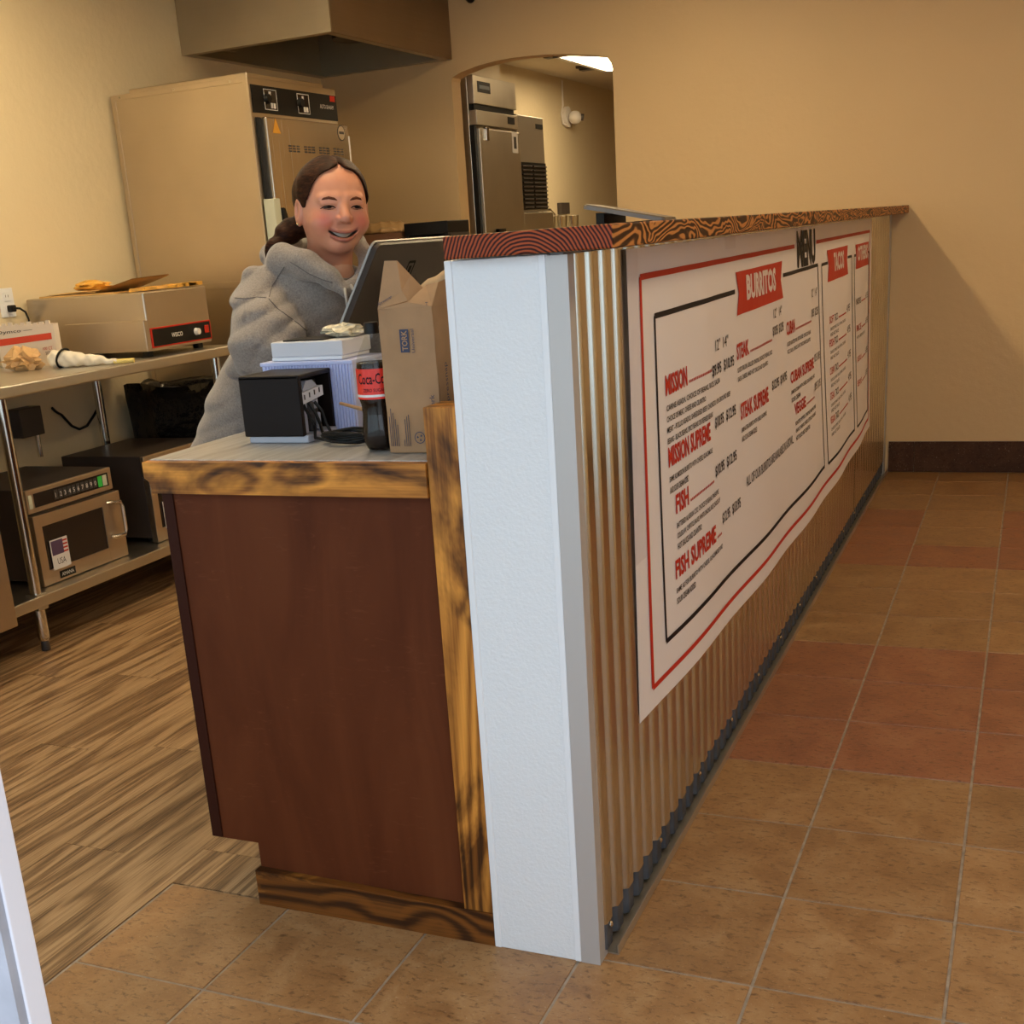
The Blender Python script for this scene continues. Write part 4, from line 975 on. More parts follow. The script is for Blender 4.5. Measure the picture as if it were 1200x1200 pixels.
# --- dome camera
dc = thing('dome_camera', 'small black dome camera high on the back wall', 'camera', (-2.495, YB, 2.60))
g = G(); g.lathe([(0.028,0.03),(0.030,0.012),(0.026,-0.006),(0.014,-0.018),(0.003,-0.022)], (-2.495, YB-0.04, 2.60), n=18); part('dome', g, M_BLACK, dc, smooth=True)
part('bracket', G().bevbox(-2.515, -2.475, YB-0.045, YB-0.0005, 2.628, 2.648, 0.002), M_BLACK, dc)

# ================================================================== ROOM BEHIND THE ARCH
fr = thing('reach_in_fridge', 'tall steel reach-in refrigerator behind the arch', 'refrigerator', (-2.99, 5.41, 0))
M_FR = steel('fridge_steel', (0.64,0.57,0.46), 0.34, axis=2, amt=0.08)
FX, FY0, FY1 = -2.61, 5.075, 5.735
g = G(); g.bevbox(-3.25, FX-0.05, FY0, FY1, 0.12, 2.255, 0.004); part('body', g, M_FR, fr)
g = G(); g.bevbox(FX-0.05, FX-0.01, FY0, FY1, 2.10, 2.255, 0.003); gr = part('grille', g, M_FR, fr)
part('louvre_gap', G().box(FX-0.048, FX-0.022, FY0+0.02, FY1-0.02, 2.066, 2.10), M_BLACK, fr)
g = G(); g.bevbox(FX-0.05, FX-0.005, FY0+0.01, FY1, 1.985, 2.066, 0.003); lw = part('control_panel', g, M_FR, fr)
pt_ = part('name_plate', G().box(FX-0.0105, FX-0.008, FY0+0.06, FY0+0.25, 2.165, 2.225), M_BLACK, gr)
part('stripe', G().box(FX-0.008, FX-0.0074, FY0+0.085, FY0+0.235, 2.185, 2.205), plain('plate_blue', (0.25,0.30,0.36), 0.5), gr)
part('display', G().box(FX-0.005, FX-0.003, FY1-0.17, FY1-0.06, 2.012, 2.052), M_BLACK, lw)
g = G(); g.bevbox(FX-0.045, FX, FY0+0.03, FY1+0.005, 0.18, 1.968, 0.004); dr = part('door', g, M_FR, fr)
part('gasket', G().box(FX-0.05, FX-0.02, FY0-0.002, FY0+0.03, 0.18, 1.985), M_BLACK, fr)
part('sticker', G().box(FX, FX+0.001, FY1-0.13, FY1-0.035, 1.845, 1.965), M_LABEL, dr); part('print', G().box(FX+0.001, FX+0.0014, FY1-0.105, FY1-0.06, 1.87, 1.94), M_DARK, dr)
part('handle', G().bevbox(FX, FX+0.02, FY0+0.18, FY0+0.30, 1.37, 1.40, 0.003).bevbox(FX, FX+0.02, FY0+0.18, FY0+0.205, 1.15, 1.40, 0.003), M_BLACK, dr)
part('hinge', G().bevbox(FX-0.01, FX+0.012, FY0+0.105, FY0+0.145, 1.90, 1.975, 0.003), M_CHROME, fr)
for fx in (-3.18, FX-0.12):
    for fy in (FY0+0.07, FY1-0.07): part('caster', G().cyl((fx, fy-0.014, 0.05), (fx, fy+0.014, 0.05), 0.05, n=16).box(fx-0.02, fx+0.02, fy-0.02, fy+0.02, 0.085, 0.12), M_DARK, fr)
im = thing('ice_machine', 'grey ice machine with black louvres beyond the refrigerator', 'ice machine', (-3.07, 6.33, 0))
M_ICE = plain('ice_grey', (0.36,0.31,0.24), 0.4, 0.5)
g = G(); g.bevbox(-3.38, -2.75, 6.05, 6.55, 1.50, 2.11, 0.006); hd_ = part('head', g, M_ICE, im)
g = G(); g.bevbox(-3.38, -2.72, 6.02, 6.58, 0.15, 1.495, 0.006); part('bin', g, M_FR, im)
part('louvre_panel', G().box(-2.749, -2.742, 6.07, 6.54, 1.515, 1.815), M_BLACK, im)
for k in range(11):
    for (a, b2) in ((6.08, 6.25), (6.28, 6.53)): part('louvre', G().bevbox(-2.743, -2.730, a, b2, 1.525+k*0.026, 1.535+k*0.026, 0.001), M_DARK, im)
part('name_plate', G().box(-2.75, -2.747, 6.40, 6.53, 2.035, 2.065), M_BLACK, im)
for fx in (-3.32, -2.80):
    for fy in (6.08, 6.52): part('leg', G().cyl((fx, fy, 0), (fx, fy, 0.15), 0.02, n=12), M_CHROME, im)
# counter further back with small items
rc = thing('rear_counter', 'steel counter along the wall beyond the ice machine', 'counter', (-3.1, 7.75, 0))
part('top', G().bevbox(-3.41, -2.80, 6.72, 8.80, 1.30, 1.34, 0.004), M_STEEL, rc); part('cabinet', G().box(-3.40, -2.84, 6.74, 8.78, 0.1, 1.30), M_STEEL, rc); part('plinth', G().box(-3.36, -2.9, 6.78, 8.74, 0, 0.1), M_DARK, rc)
kt = thing('faucet', 'curved chrome faucet with a black knob behind the arch', 'faucet', (-3.0, 7.05, 1.34))
part('spout', G().tube([(-3.0,7.05,1.34),(-3.0,7.05,1.47),(-2.98,7.08,1.515),(-2.95,7.14,1.52),(-2.93,7.18,1.48)], 0.012, n=10), M_CHROME, kt, smooth=True)
part('knob', G().lathe([(0.012,0.0),(0.014,0.09),(0.036,0.11),(0.036,0.165),(0.012,0.18)], (-3.0,7.02,1.47), n=16), M_BLACK, kt, smooth=True)
for k in range(3):
    c_ = part('steel_cup', G().lathe([(0.045,0),(0.055,0.13),(0.058,0.132),(0.052,0.13),(0.043,0.006)], (-2.92, 7.02+0.26*k, 1.3405), n=18), M_CHROME, smooth=True)
    tag(c_, ['steel cup standing directly under the faucet spout behind the arch', 'steel cup standing between two others behind the arch', 'steel cup farthest along the row from the faucet'][k], 'cup', group='steel cups behind the arch')
ws = part('wall_switch', G().bevbox(RX0+0.0005, RX0+0.04, 8.60, 8.82, 1.505, 1.60, 0.004), M_DARK); tag(ws, 'small dark box on the rear wall near the faucet', 'switch')
al = thing('alarm_bell', 'white wall-mounted camera with a drooping cable behind the arch', 'alarm', (RX0, 8.93, 2.32))
part('base', G().cyl((RX0+0.0005, 8.93, 2.31), (RX0+0.03, 8.93, 2.31), 0.085, n=22), M_LABEL, al, smooth=True)
part('head', G().ell((RX0+0.08, 8.95, 2.30), (0.055,0.085,0.055)), M_LABEL, al, smooth='all')
part('lens', G().cyl((RX0+0.12, 8.98, 2.30), (RX0+0.145, 8.99, 2.295), 0.028, n=16), M_DARK, al)
part('cable', G().tube([(RX0+0.006,8.86,2.60),(RX0+0.006,8.855,2.40),(RX0+0.008,8.80,2.33),(RX0+0.01,8.83,2.25),(RX0+0.02,8.90,2.24)], 0.008, n=8), M_LABEL, al, smooth=True)
es = thing('exit_sign', 'small red and white sign hanging at the arch edge', 'sign', (-3.05, 9.3, 2.45))
part('panel', G().bevbox(-3.07, -3.03, 9.30, 9.62, 2.44, 2.60, 0.004), M_LABEL, es); part('stem', G().cyl((-3.05, 9.46, 2.60), (-3.05, 9.46, RZ), 0.01, n=8), M_WHITE, es)
g = G(); text(g, 'EXIT', (-3.0295, 9.38, 2.465), (0,1,0), (0,0,1), 0.075, 0.20, 0.03); part('lettering', g, M_RED, es, recalc=False)
for k, (xx, yy) in enumerate(((-2.95, 7.35), (-3.0, 8.3))):
    c_ = part('ceiling_vent', G().box(xx-0.07, xx+0.07, yy-0.07, yy+0.07, RZ-0.02, RZ-0.0005).box(xx-0.05, xx+0.05, yy-0.05, yy+0.05, RZ-0.035, RZ-0.02), M_DARK)
    tag(c_, ['small dark ceiling grille just past the ice machine', 'small dark ceiling grille above the rear wall camera'][k], 'vent', group='dark grilles on the rear ceiling')

# ================================================================== ON THE SERVING COUNTER
ZS = 0.9745
# --- black receipt printer on a grey base, open cable side
pr = thing('receipt_printer', 'black box-shaped receipt printer with tangled cables in its open side', 'printer', (-1.005, 0.235, ZS))
PX0, PX1, PY0, PY1 = -1.079, -0.936, 0.170, 0.300
M_PBASE = plain('pale_grey_plastic', (0.42,0.44,0.50), 0.4); M_PWHITE = plain('white_plastic', (0.60,0.64,0.78), 0.4)
M_PCASE = plain('printer_black', (0.010,0.006,0.005), 0.45, spec=0.15)
g = G(); g.bevbox(PX0+0.006, PX1+0.006, PY0+0.006, PY1-0.004, ZS, ZS+0.016, 0.003); part('base', g, M_PBASE, pr)
g = G(); g.bevbox(PX0, PX1, PY0, PY0+0.014, ZS+0.014, ZS+0.137, 0.003); part('front_panel', g, M_PCASE, pr)
g = G(); g.bevbox(PX0, PX1+0.002, PY0, PY1, ZS+0.1285, ZS+0.138, 0.003); part('lid', g, M_PCASE, pr)
part('back_panel', G().box(PX0, PX1, PY1-0.008, PY1, ZS+0.014, ZS+0.130), M_PCASE, pr)
part('side_panel', G().box(PX0, PX0+0.008, PY0+0.014, PY1-0.008, ZS+0.014, ZS+0.130), M_PCASE, pr)
part('inner_block', G().bevbox(PX1-0.075, PX1-0.030, PY0+0.016, PY1-0.012, ZS+0.016, ZS+0.120, 0.003), M_DARK, pr)
g = G(); g.prism([(PY0+0.042,ZS+0.06),(PY0+0.095,ZS+0.06),(PY0+0.095,ZS+0.108),(PY0+0.080,ZS+0.120),(PY0+0.055,ZS+0.120),(PY0+0.042,ZS+0.104)], 0, PX1-0.030, PX1-0.016); part('paper_cover', g, M_PBASE, pr)
lb_ = part('rating_label', G().xf(Matrix.Identity(4)).add([(PX1-0.012,PY0+0.022,ZS+0.074),(PX1-0.004,PY0+0.100,ZS+0.086),(PX1-0.004,PY0+0.100,ZS+0.106),(PX1-0.012,PY0+0.022,ZS+0.098),(PX1-0.03,PY0+0.022,ZS+0.074),(PX1-0.03,PY0+0.100,ZS+0.086),(PX1-0.03,PY0+0.100,ZS+0.106),(PX1-0.03,PY0+0.022,ZS+0.098)], [(0,1,2,3),(4,7,6,5),(0,4,5,1),(3,2,6,7),(0,3,7,4),(1,5,6,2)]), plain('label_white', (0.62,0.62,0.65), 0.5), pr)
for k in range(4): part('print', G().box(PX1-0.0105+0.0018*k, PX1-0.0092+0.0018*k, PY0+0.034+0.017*k, PY0+0.037+0.017*k, ZS+0.084+0.003*k, ZS+0.094+0.003*k), M_DARK, lb_)
for k, (ya, yb, h_) in enumerate(((0.022,0.036,0.045), (0.050,0.066,0.060), (0.075,0.088,0.035))):
    part('cable_channel', G().bevbox(PX1-0.030, PX1-0.008, PY0+ya, PY0+yb, ZS+0.017, ZS+h_+0.017, 0.002), M_PBASE if k != 1 else M_DARK, pr)
for k in range(3):
    g = G(); y0 = PY0+0.03+0.022*k
    g.tube([(PX1-0.012, y0, ZS+0.075), (PX1-0.004+0.003*k, y0+0.004, ZS+0.055), (PX1+0.004, y0+0.010, ZS+0.03), (PX1+0.016, y0-0.012+0.01*k, ZS+0.009), (PX1+0.045+0.01*k, y0-0.02, ZS+0.006)], 0.0035, n=8); part('cable', g, M_BLACK, pr, smooth=True)
# --- white ribbed unit and flat box on it
ru = thing('ribbed_box', 'bluish white ribbed plastic box behind the black printer', 'plastic box', (-0.995, 0.37, ZS))
def ribmat():
    m, nt, b = new_mat('ribbed_plastic'); b.inputs['Base Color'].default_value = (0.52,0.57,0.86,1); b.inputs['Roughness'].default_value = 0.35
    return m
M_RIB = ribmat()
part('body', G().bevbox(-1.108, -0.884, 0.305, 0.445, ZS, ZS+0.150, 0.004), M_RIB, ru)
for k in range(30):
    x0 = -1.100+k*0.0072
    part('rib', G().box(x0, x0+0.0036, 0.3025, 0.3055, ZS+0.004, ZS+0.146), M_RIB, ru)
part('rim', G().bevbox(-1.110, -0.882, 0.3015, 0.447, ZS+0.143, ZS+0.1515, 0.002), M_RIB, ru)
fb = thing('flat_box', 'flat white box stacked on the ribbed plastic box', 'box', (-1.0, 0.38, ZS+0.152))
part('lower_tray', G().bevbox(-1.088, -0.914, 0.318, 0.440, ZS+0.152, ZS+0.160, 0.002), M_WHITE, fb)
part('lid', G().bevbox(-1.086, -0.910, 0.316, 0.442, ZS+0.160, ZS+0.192, 0.003), plain('box_white', (0.62,0.62,0.66), 0.45), fb)
part('card', G().bevbox(-1.06, -0.96, 0.325, 0.40, ZS+0.192, ZS+0.195, 0.001), M_BLACK, fb)
wadded('snack_packet', 'small crinkled clear packet lying on the flat white box', 'packet', (-0.945,0.39,ZS+0.193), (0.046,0.028,0.013), plain('packet_film', (0.60,0.53,0.38), 0.25, var=0.3, vscale=60, bmp=0.6, bscale=90), 8, 0.35)
# --- cables in front
random.seed(11)
cb2 = thing('cable_bundle', 'tangled black cable bundle lying beside the soda bottle', 'cable', (-0.83, 0.17, ZS))
for k in range(6):
    g = G(); ph = k*1.1; pts = []
    for q in range(26):
        a = 2*math.pi*q/25*(1.5 if k % 2 else 1.0)+ph
        pts.append((-0.835+(0.052+0.008*math.sin(3*a+k))*math.cos(a)*0.95, 0.170+(0.026+0.006*math.sin(2*a+k))*math.sin(a), ZS+0.0045+0.0035*k*0.9+0.003*(1+math.sin(2*a+k))))
    g.tube(pts, 0.0032, n=7); part('loop', g, M_BLACK, cb2, smooth=True)
sk = thing('wooden_stirrer', 'thin wooden stick poking out above the cables', 'stick', (-0.83, 0.22, ZS+0.05))
part('stick', G().cyl((-0.895,0.26,ZS+0.068), (-0.760,0.178,ZS+0.0575), 0.0035, 0.0045, n=8), plain('stick_wood', (0.36,0.20,0.09), 0.6), sk)
part('clip', G().box(-0.775,-0.765,0.182,0.192,ZS+0.033,ZS+0.062), M_BLACK, sk)
# --- soda bottle
sb = thing('soda_bottle', 'dark cola bottle with a red label and black cap', 'bottle', (-0.722, 0.105, ZS))
BR = 0.0365
g = G(); nB = 36; rings = []
prof = [(0.006,0.004),(0.020,0.001),(0.029,0.004),(0.0345,0.016),(0.0360,0.034),(0.0335,0.055),(0.0320,0.070),(0.0330,0.088),(0.0362,0.100),(0.0362,0.158),(0.0350,0.166),(0.0300,0.182),(0.0215,0.198),(0.0150,0.212),(0.0135,0.219),(0.0135,0.224)]
for r_, z in prof:
    ring_ = []
    for k in range(nB):
        a = 2*math.pi*k/nB; lob = 1.0 - (0.10*max(0, math.cos(5*a)) if z < 0.020 else 0); ring_.append((r_*lob*math.cos(a), r_*lob*math.sin(a), z))
    rings.append(ring_)
g.ring(rings); M_PET = glass_mat('bottle_plastic', (0.93,0.94,0.92)); M_PET.node_tree.nodes['Mix Shader'].inputs[0].default_value = 0.035; part('bottle', g, M_PET, sb, smooth='all', local=True)
g = G(); g.ring([[(q[0]*0.965, q[1]*0.965, max(q[2], 0.003)) for q in r_] for r_ in rings[:11]]); part('cola', g, plain('cola', (0.010,0.0035,0.002), 0.25, spec=0.2), sb, smooth='all', local=True)
g = G(); g.lathe([(0.0367,0.100),(0.0367,0.156)], n=nB); part('label', g, plain('label_red', (0.72,0.028,0.014), 0.35), sb, smooth=True, local=True)
g = G(); g.lathe([(0.03685,0.104),(0.03685,0.1085)], n=nB); part('label_band', g, M_LABEL, sb, smooth=True, local=True)
def cyltext(s, r_, a0, z0, h, w, mat, parent, bold=0.0):
    v, f = text2d(s, h, w, bold); g = G()
    g.add([(r_*math.cos(a0+x_/r_), r_*math.sin(a0+x_/r_), z0+z_) for x_, z_ in v], f); part('lettering', g, mat, parent, local=True, recalc=False)
aC = math.atan2(CAM[1]-0.105, CAM[0]+0.722)
cyltext('Coca-Cola', 0.0373, aC-1.05, 0.128, 0.020, 0.066, M_INK, sb, 0.01)
cyltext('ZERO SUGAR', 0.0373, aC-0.75, 0.114, 0.006, 0.044, M_INK, sb)
g = G(); g.lathe([(0.0140,0.218),(0.0140,0.236),(0.0125,0.2385),(0.002,0.239)], n=30); part('cap', g, M_BLACK, sb, smooth=True, local=True)
# --- kraft bag
kb_ = thing('paper_bag', 'open brown kraft bag of napkins on the counter corner', 'paper bag', (-0.625, 0.16, ZS))
KX0, KX1, KY0, KY1, KZ = -0.684, -0.5745, 0.066, 0.245, ZS+0.263
def bagpt(a, b2, face):
    # slightly bulging sides
    wob = 0.0016*math.sin(9*a+4*b2)+0.0013*math.sin(17*b2+3*a); bul = 0.004*math.sin(math.pi*a)*math.sin(math.pi*b2)
    if face == 0: return (KX0+(KX1-KX0)*a, KY0-bul-wob, ZS+0.001+(KZ-ZS)*b2)
    if face == 1: return (KX1+bul+wob+0.004*b2*a, KY0+(KY1-KY0)*a, ZS+0.001+(KZ-ZS)*b2)
    if face == 2: return (KX1+(KX0-KX1)*a, KY1+bul, ZS+0.001+(KZ-ZS)*b2)
    return (KX0-bul, KY1+(KY0-KY1)*a, ZS+0.001+(KZ-ZS)*b2)
g = G()
for fc in range(4): g.grid(lambda a, b2, fc=fc: bagpt(a, b2, fc), 12, 18)
g.quad((KX0,KY0,ZS+0.001),(KX0,KY1,ZS+0.001),(KX1,KY1,ZS+0.001),(KX1,KY0,ZS+0.001))
part('body', g, M_KRAFT, kb_, smooth='all', recalc=False)
def flap(pts, name='flap', mat=M_KRAFT):
    g = G(); n = len(pts); g.add(pts, [tuple(range(n))]); g.add([(q[0]+0.0006, q[1]+0.0012, q[2]) for q in pts], [tuple(range(n))]); return part(name, g, mat, kb_, recalc=False)
Z0 = KZ
flap([(KX0,KY0,Z0),(KX0+0.060,KY0+0.004,Z0+0.012),(KX0+0.046,KY0+0.012,Z0+0.030),(KX0+0.036,KY0+0.022,Z0+0.082),(KX0+0.012,KY0+0.020,Z0+0.083)])
flap([(KX0,KY0,Z0),(KX0+0.012,KY0+0.020,Z0+0.083),(KX0-0.004,KY0+0.120,Z0+0.070),(KX0-0.003,KY1,Z0)])
flap([(KX0+0.036,KY0+0.022,Z0+0.082),(KX0+0.052,KY0+0.040,Z0+0.055),(KX0+0.080,KY0+0.050,Z0+0.020),(KX0+0.060,KY0+0.006,Z0+0.010),(KX0+0.046,KY0+0.012,Z0+0.030)])
flap([(KX0+0.060,KY0+0.002,Z0+0.010),(KX0,KY0,Z0),(KX1,KY0,Z0),(KX1+0.002,KY0+0.03,Z0+0.040),(KX1-0.03,KY0+0.045,Z0+0.036)])
flap([(KX1,KY0,Z0),(KX1+0.006,KY1-0.03,Z0+0.004),(KX1+0.006,KY0+0.09,Z0+0.048),(KX1+0.002,KY0+0.03,Z0+0.040)])
def wad(X, Y, Z):
    d = s_cap((X,Y,Z), (KX0+0.06,KY0+0.060,Z0+0.010), (KX1-0.004,KY0+0.075,Z0+0.040), 0.022, 0.020)
    return d + 0.003*np.sin(X*120)*np.sin(Y*90) + 0.0025*np.abs(np.sin(X*70+Z*60))
netpart('napkin_wad', surfnet(wad, (KX0+0.02,KY0+0.02,Z0-0.03), (KX1+0.04,KY0+0.12,Z0+0.08), 0.004), plain('napkin', (0.50,0.33,0.17), 0.75), kb_, local=False)
M_BINK = plain('bag_ink', (0.03,0.035,0.075), 0.6)
yf = KY0-0.0075
# sideways printing on the front
g = G(); g.box(KX0+0.044, KX0+0.062, yf-0.0002, yf, ZS+0.185, ZS+0.226); lg_ = part('logo_patch', g, M_BINK, kb_)
g = G(); text(g, 'TORK', (KX0+0.059, yf-0.0006, ZS+0.188), (0,0,1), (-1,0,0), 0.0115, 0.036, 0.02); part('lettering', g, M_KRAFT, lg_, recalc=False)
g = G(); text(g, 'Universal', (KX0+0.073, yf-0.0005, ZS+0.184), (0,0,1), (-1,0,0), 0.0065, 0.042); part('lettering', g, M_BINK, kb_, recalc=False)
g = G(); text(g, 'Tork', (KX1-0.006, yf+0.001, ZS+0.078), (0,0,1), (-1,0,0), 0.010, 0.030); part('lettering', g, M_BINK, kb_, recalc=False)
g = G(); text(g, 'Xpressnap', (KX1+0.0085, KY0+0.030, ZS+0.078), (0,0,1), (0,-1,0), 0.016, 0.085); part('lettering', g, M_BINK, kb_, recalc=False)
g = G(); text(g, 'Xpressnap', (KX0+0.001, KY0+0.0005, Z0+0.004), (0.9,0.07,0.42), (-0.15,0.2,0.95), 0.007, 0.032); part('lettering', g, M_BINK, kb_, recalc=False)
g = G(); text(g, 'T', (KX1-0.012, KY0-0.0012, Z0+0.0015), (1,0,0), (0,0,1), 0.007); part('lettering', g, M_BINK, kb_, recalc=False)
for k in range(9):
    x0 = KX0+0.006+0.0040*k+(0.008 if k > 4 else 0); h_ = (0.055,0.070,0.062,0.05,0.04,0.012,0.05,0.055,0.058)[k]
    part('fine_print', G().box(x0, x0+0.0007, yf+0.002, yf+0.0032, ZS+0.014, ZS+0.014+h_), M_BINK, kb_)
for (cx, cz, r_) in ((KX1-0.042, ZS+0.030, 0.011), (KX1-0.013, ZS+0.058, 0.009)):
    g = G(); n = 26
    g.ring([[(cx+rr*math.cos(2*math.pi*k/n), yf+0.0005, cz+rr*math.sin(2*math.pi*k/n)) for k in range(n)] for rr in (r_, r_*0.86)], cap=False)
    for k in range(3):
        a = 2*math.pi*k/3+0.5; g.add([(cx+r_*0.6*math.cos(a+d_), yf+0.0005, cz+r_*0.6*math.sin(a+d_)) for d_ in (0, 0.7)]+[(cx+r_*0.25*math.cos(a+0.7), yf+0.0005, cz+r_*0.25*math.sin(a+0.7)), (cx+r_*0.25*math.cos(a), yf+0.0005, cz+r_*0.25*math.sin(a))], [(0,1,2,3)])
    part('print_mark', g, M_BINK, kb_, recalc=False)
# --- point of sale screen, seen from behind
ps = thing('sale_terminal', 'large dark touchscreen terminal tilted on a stand, seen from behind', 'screen', (-0.86, 0.57, ZS))
tl, bl = Vector(PL(440.5, 285, 1, 0.40)), Vector(PL(400, 389, 1, 0.40))
wv = Vector((0.0, 0.335, 0.0)); up_ = (tl-bl); upn = up_.normalized(); yn = Vector((0,1,0)); nrm = yn.cross(upn).normalized()   # towards +x
if nrm.x < 0: nrm = -nrm
Mt = Matrix(((yn.x, upn.x, nrm.x, bl.x), (yn.y, upn.y, nrm.y, bl.y), (yn.z, upn.z, nrm.z, bl.z), (0,0,0,1)))
W_, H_ = 0.40, up_.length
def rrect(x0, x1, y0, y1, r_, n=6):
    pts = []
    for cx, cy, a0 in ((x1-r_, y1-r_, 0), (x0+r_, y1-r_, 90), (x0+r_, y0+r_, 180), (x1-r_, y0+r_, 270)):
        for k in range(n+1): a = math.radians(a0+90*k/n); pts.append((cx+r_*math.cos(a), cy+r_*math.sin(a)))
    return pts
M_POS = plain('terminal_back', (0.045,0.032,0.025), 0.5, spec=0.2); M_RIM = plain('terminal_rim', (0.30,0.28,0.26), 0.45, 0.6)
part('rim', G().prism(rrect(0, W_, 0, H_, 0.016), 2, -0.011, -0.006).xf(Mt), M_RIM, ps)
part('back_shell', G().prism(rrect(0.002, W_-0.002, 0.002, H_-0.002, 0.015), 2, -0.006, 0.006).xf(Mt), M_POS, ps)
part('screen', G().prism(rrect(0.008, W_-0.008, 0.008, H_-0.008, 0.01), 2, -0.0115, -0.011).xf(Mt), M_SCREEN, ps)
g = G()
for a in (rrect(0.182, 0.218, H_-0.095, H_-0.045, 0.005),): 
    n = len(a); inn = [(0.200+(q[0]-0.200)*0.70, H_-0.070+(q[1]-H_+0.070)*0.76) for q in a]; in2 = [(0.200+(q[0]-0.200)*0.36, H_-0.070+(q[1]-H_+0.070)*0.5) for q in a]
    g.ring([[(q[0], q[1], 0.0066) for q in a], [(q[0], q[1], 0.0066) for q in inn]], cap=False); g.add([(q[0], q[1], 0.0066) for q in in2], [tuple(range(n))])
part('emblem', g.xf(Mt), plain('emblem_black', (0.003,0.0025,0.002), 0.6, spec=0.05), ps, recalc=False)
part('stand', G().prism([(-0.90,ZS+0.02),(-0.83,ZS+0.02),(-0.875,1.28),(-0.902,1.25)], 1, 0.52, 0.62), M_POS, ps)
part('base', G().bevbox(-0.96, -0.75, 0.48, 0.66, ZS, ZS+0.02, 0.006), M_POS, ps)
# --- second terminal lying low behind the bar top
p2 = thing('customer_tablet', 'flat silver-edged tablet on a black stand behind the bar top', 'tablet', (-0.65, 1.62, ZS))
Mx = Matrix.Translation((-0.757, 1.463, 1.418)) @ Matrix.Rotation(math.radians(9), 4, 'Z') @ Matrix.Rotation(math.radians(13.0), 4, 'Y')
part('rim', G().prism(rrect(0, 0.232, 0, 0.31, 0.014), 2, -0.013, -0.003).xf(Mx), plain('tablet_rim', (0.16,0.16,0.17), 0.5, 0.3), p2)
part('screen', G().prism(rrect(0.003, 0.229, 0.003, 0.307, 0.013), 2, -0.003, 0.0005).xf(Mx), plain('tablet_tan_reflection', (0.16,0.12,0.08), 0.45, spec=0.3), p2)  # grey-brown stands in for the tan wall mirrored in the screen
part('stand', G().prism([(-0.735,ZS+0.012),(-0.70,ZS+0.012),(-0.715,1.388),(-0.738,1.392)], 1, 1.51, 1.72), M_BLACK, p2)
part('base', G().bevbox(-0.78, -0.56, 1.50, 1.80, ZS, ZS+0.014, 0.005), M_BLACK, p2)
part('battery_pack', G().bevbox(-0.695, -0.58, 1.53, 1.72, 1.30, 1.362, 0.006), plain('pack_brown', (0.035,0.018,0.013), 0.4), p2)
part('pack_arm', G().box(-0.703, -0.690, 1.57, 1.69, 1.28, 1.36), M_BLACK, p2)

# ================================================================== PERSON behind the counter
GD = 2.86                                   # distance of the head along the view axis
HS = GD/2.74*1.0
Oh = PD(390, 244, GD)
ez = -ray(390, 244); ez /= np.linalg.norm(ez)
ex = RM[0] - ez*(RM[0]@ez); ex /= np.linalg.norm(ex); ey = np.cross(ez, ex)
psi = math.radians(17)
hz_ = math.cos(psi)*ez + math.sin(psi)*ex; hx_ = math.cos(psi)*ex - math.sin(psi)*ez; hy_ = ey
HB3 = np.stack([hx_, hy_, hz_], 1)          # head frame: x her left, y up, z out of the face
def h2w(V): return Oh + HS*(np.asarray(V) @ HB3.T)

def head_sdf(X, Y, Z):
    P = (X, Y, Z); A = np.abs(X); S = (A, Y, Z)
    d = s_ell(P, (0,0.026,-0.014), (0.0745,0.078,0.090))
    d = smin(d, s_ell(P, (0,-0.026,0.010), (0.0690,0.072,0.072)), 0.03)
    d = smin(d, s_ell(S, (0.037,-0.030,0.047), (0.030,0.026,0.029)), 0.016)
    d = smin(d, s_ell(P, (0,-0.075,0.049), (0.027,0.020,0.025)), 0.022)
    d = smin(d, s_cap(S, (0.010,0.022,0.074), (0.044,0.020,0.060), 0.007), 0.012)
    d = smax(d, -s_ell(S, (0.0315,0.0035,0.092), (0.018,0.0085,0.0145)), 0.010)
    d = smin(d, s_cap(S, (0.019,-0.0075,0.074), (0.042,-0.0055,0.0655), 0.0055), 0.006)
    d = smin(d, s_cap(S, (0.019,0.0105,0.0755), (0.043,0.0095,0.067), 0.0050), 0.006)
    d = smin(d, s_cap(P, (0,0.010,0.078), (0,-0.020,0.094), 0.0065, 0.0118), 0.010)
    d = smin(d, s_ell(S, (0.0125,-0.0235,0.083), (0.0082,0.0075,0.0095)), 0.006)
    d = smax(d, -s_ell(S, (0.0062,-0.0305,0.0925), (0.0035,0.003,0.005)), 0.002)
    # smile folds
    d = smax(d, -s_cap(S, (0.020,-0.026,0.0865), (0.0345,-0.050,0.079), 0.0028), 0.008)
    lipz = 0.0800 - 13.0*X*X
    ym = Y - 7.5*X*X                                        # mouth line curves up to the corners
    yl = Y - 12.0*X*X
    up = np.sqrt((ym+0.0508)**2 + ((Z-lipz)*0.9)**2) - 0.0038*np.sqrt(np.clip((0.0340-A)/0.012, 0, 1)) + np.maximum(A-0.034, 0)
    lo = np.sqrt((yl+0.0665)**2 + ((Z-lipz)*0.9)**2) - 0.0046*np.sqrt(np.clip((0.0290-A)/0.012, 0, 1)) + np.maximum(A-0.029, 0)
    d = smin(d, up, 0.004); d = smin(d, lo, 0.005)
    top_, bot_ = -0.0530+7.5*X*X, -0.0618+11.5*X*X
    cav = np.maximum(np.maximum(Y-top_, bot_-Y), np.maximum(0.058-Z, A-0.0330))
    d = smax(d, -cav, 0.0016)
    # ears
    ear = s_ell(S, (0.0765,-0.008,-0.006), (0.0095,0.031,0.017))
    ear = smax(ear, -s_ell(S, (0.0850,-0.005,0.000), (0.0065,0.018,0.009)), 0.004)
    d = smin(d, ear, 0.006)
    d = smin(d, s_cap(P, (0,-0.055,-0.022), (-0.004,-0.175,-0.045), 0.050, 0.056), 0.020)
    return d
HH = 0.0021
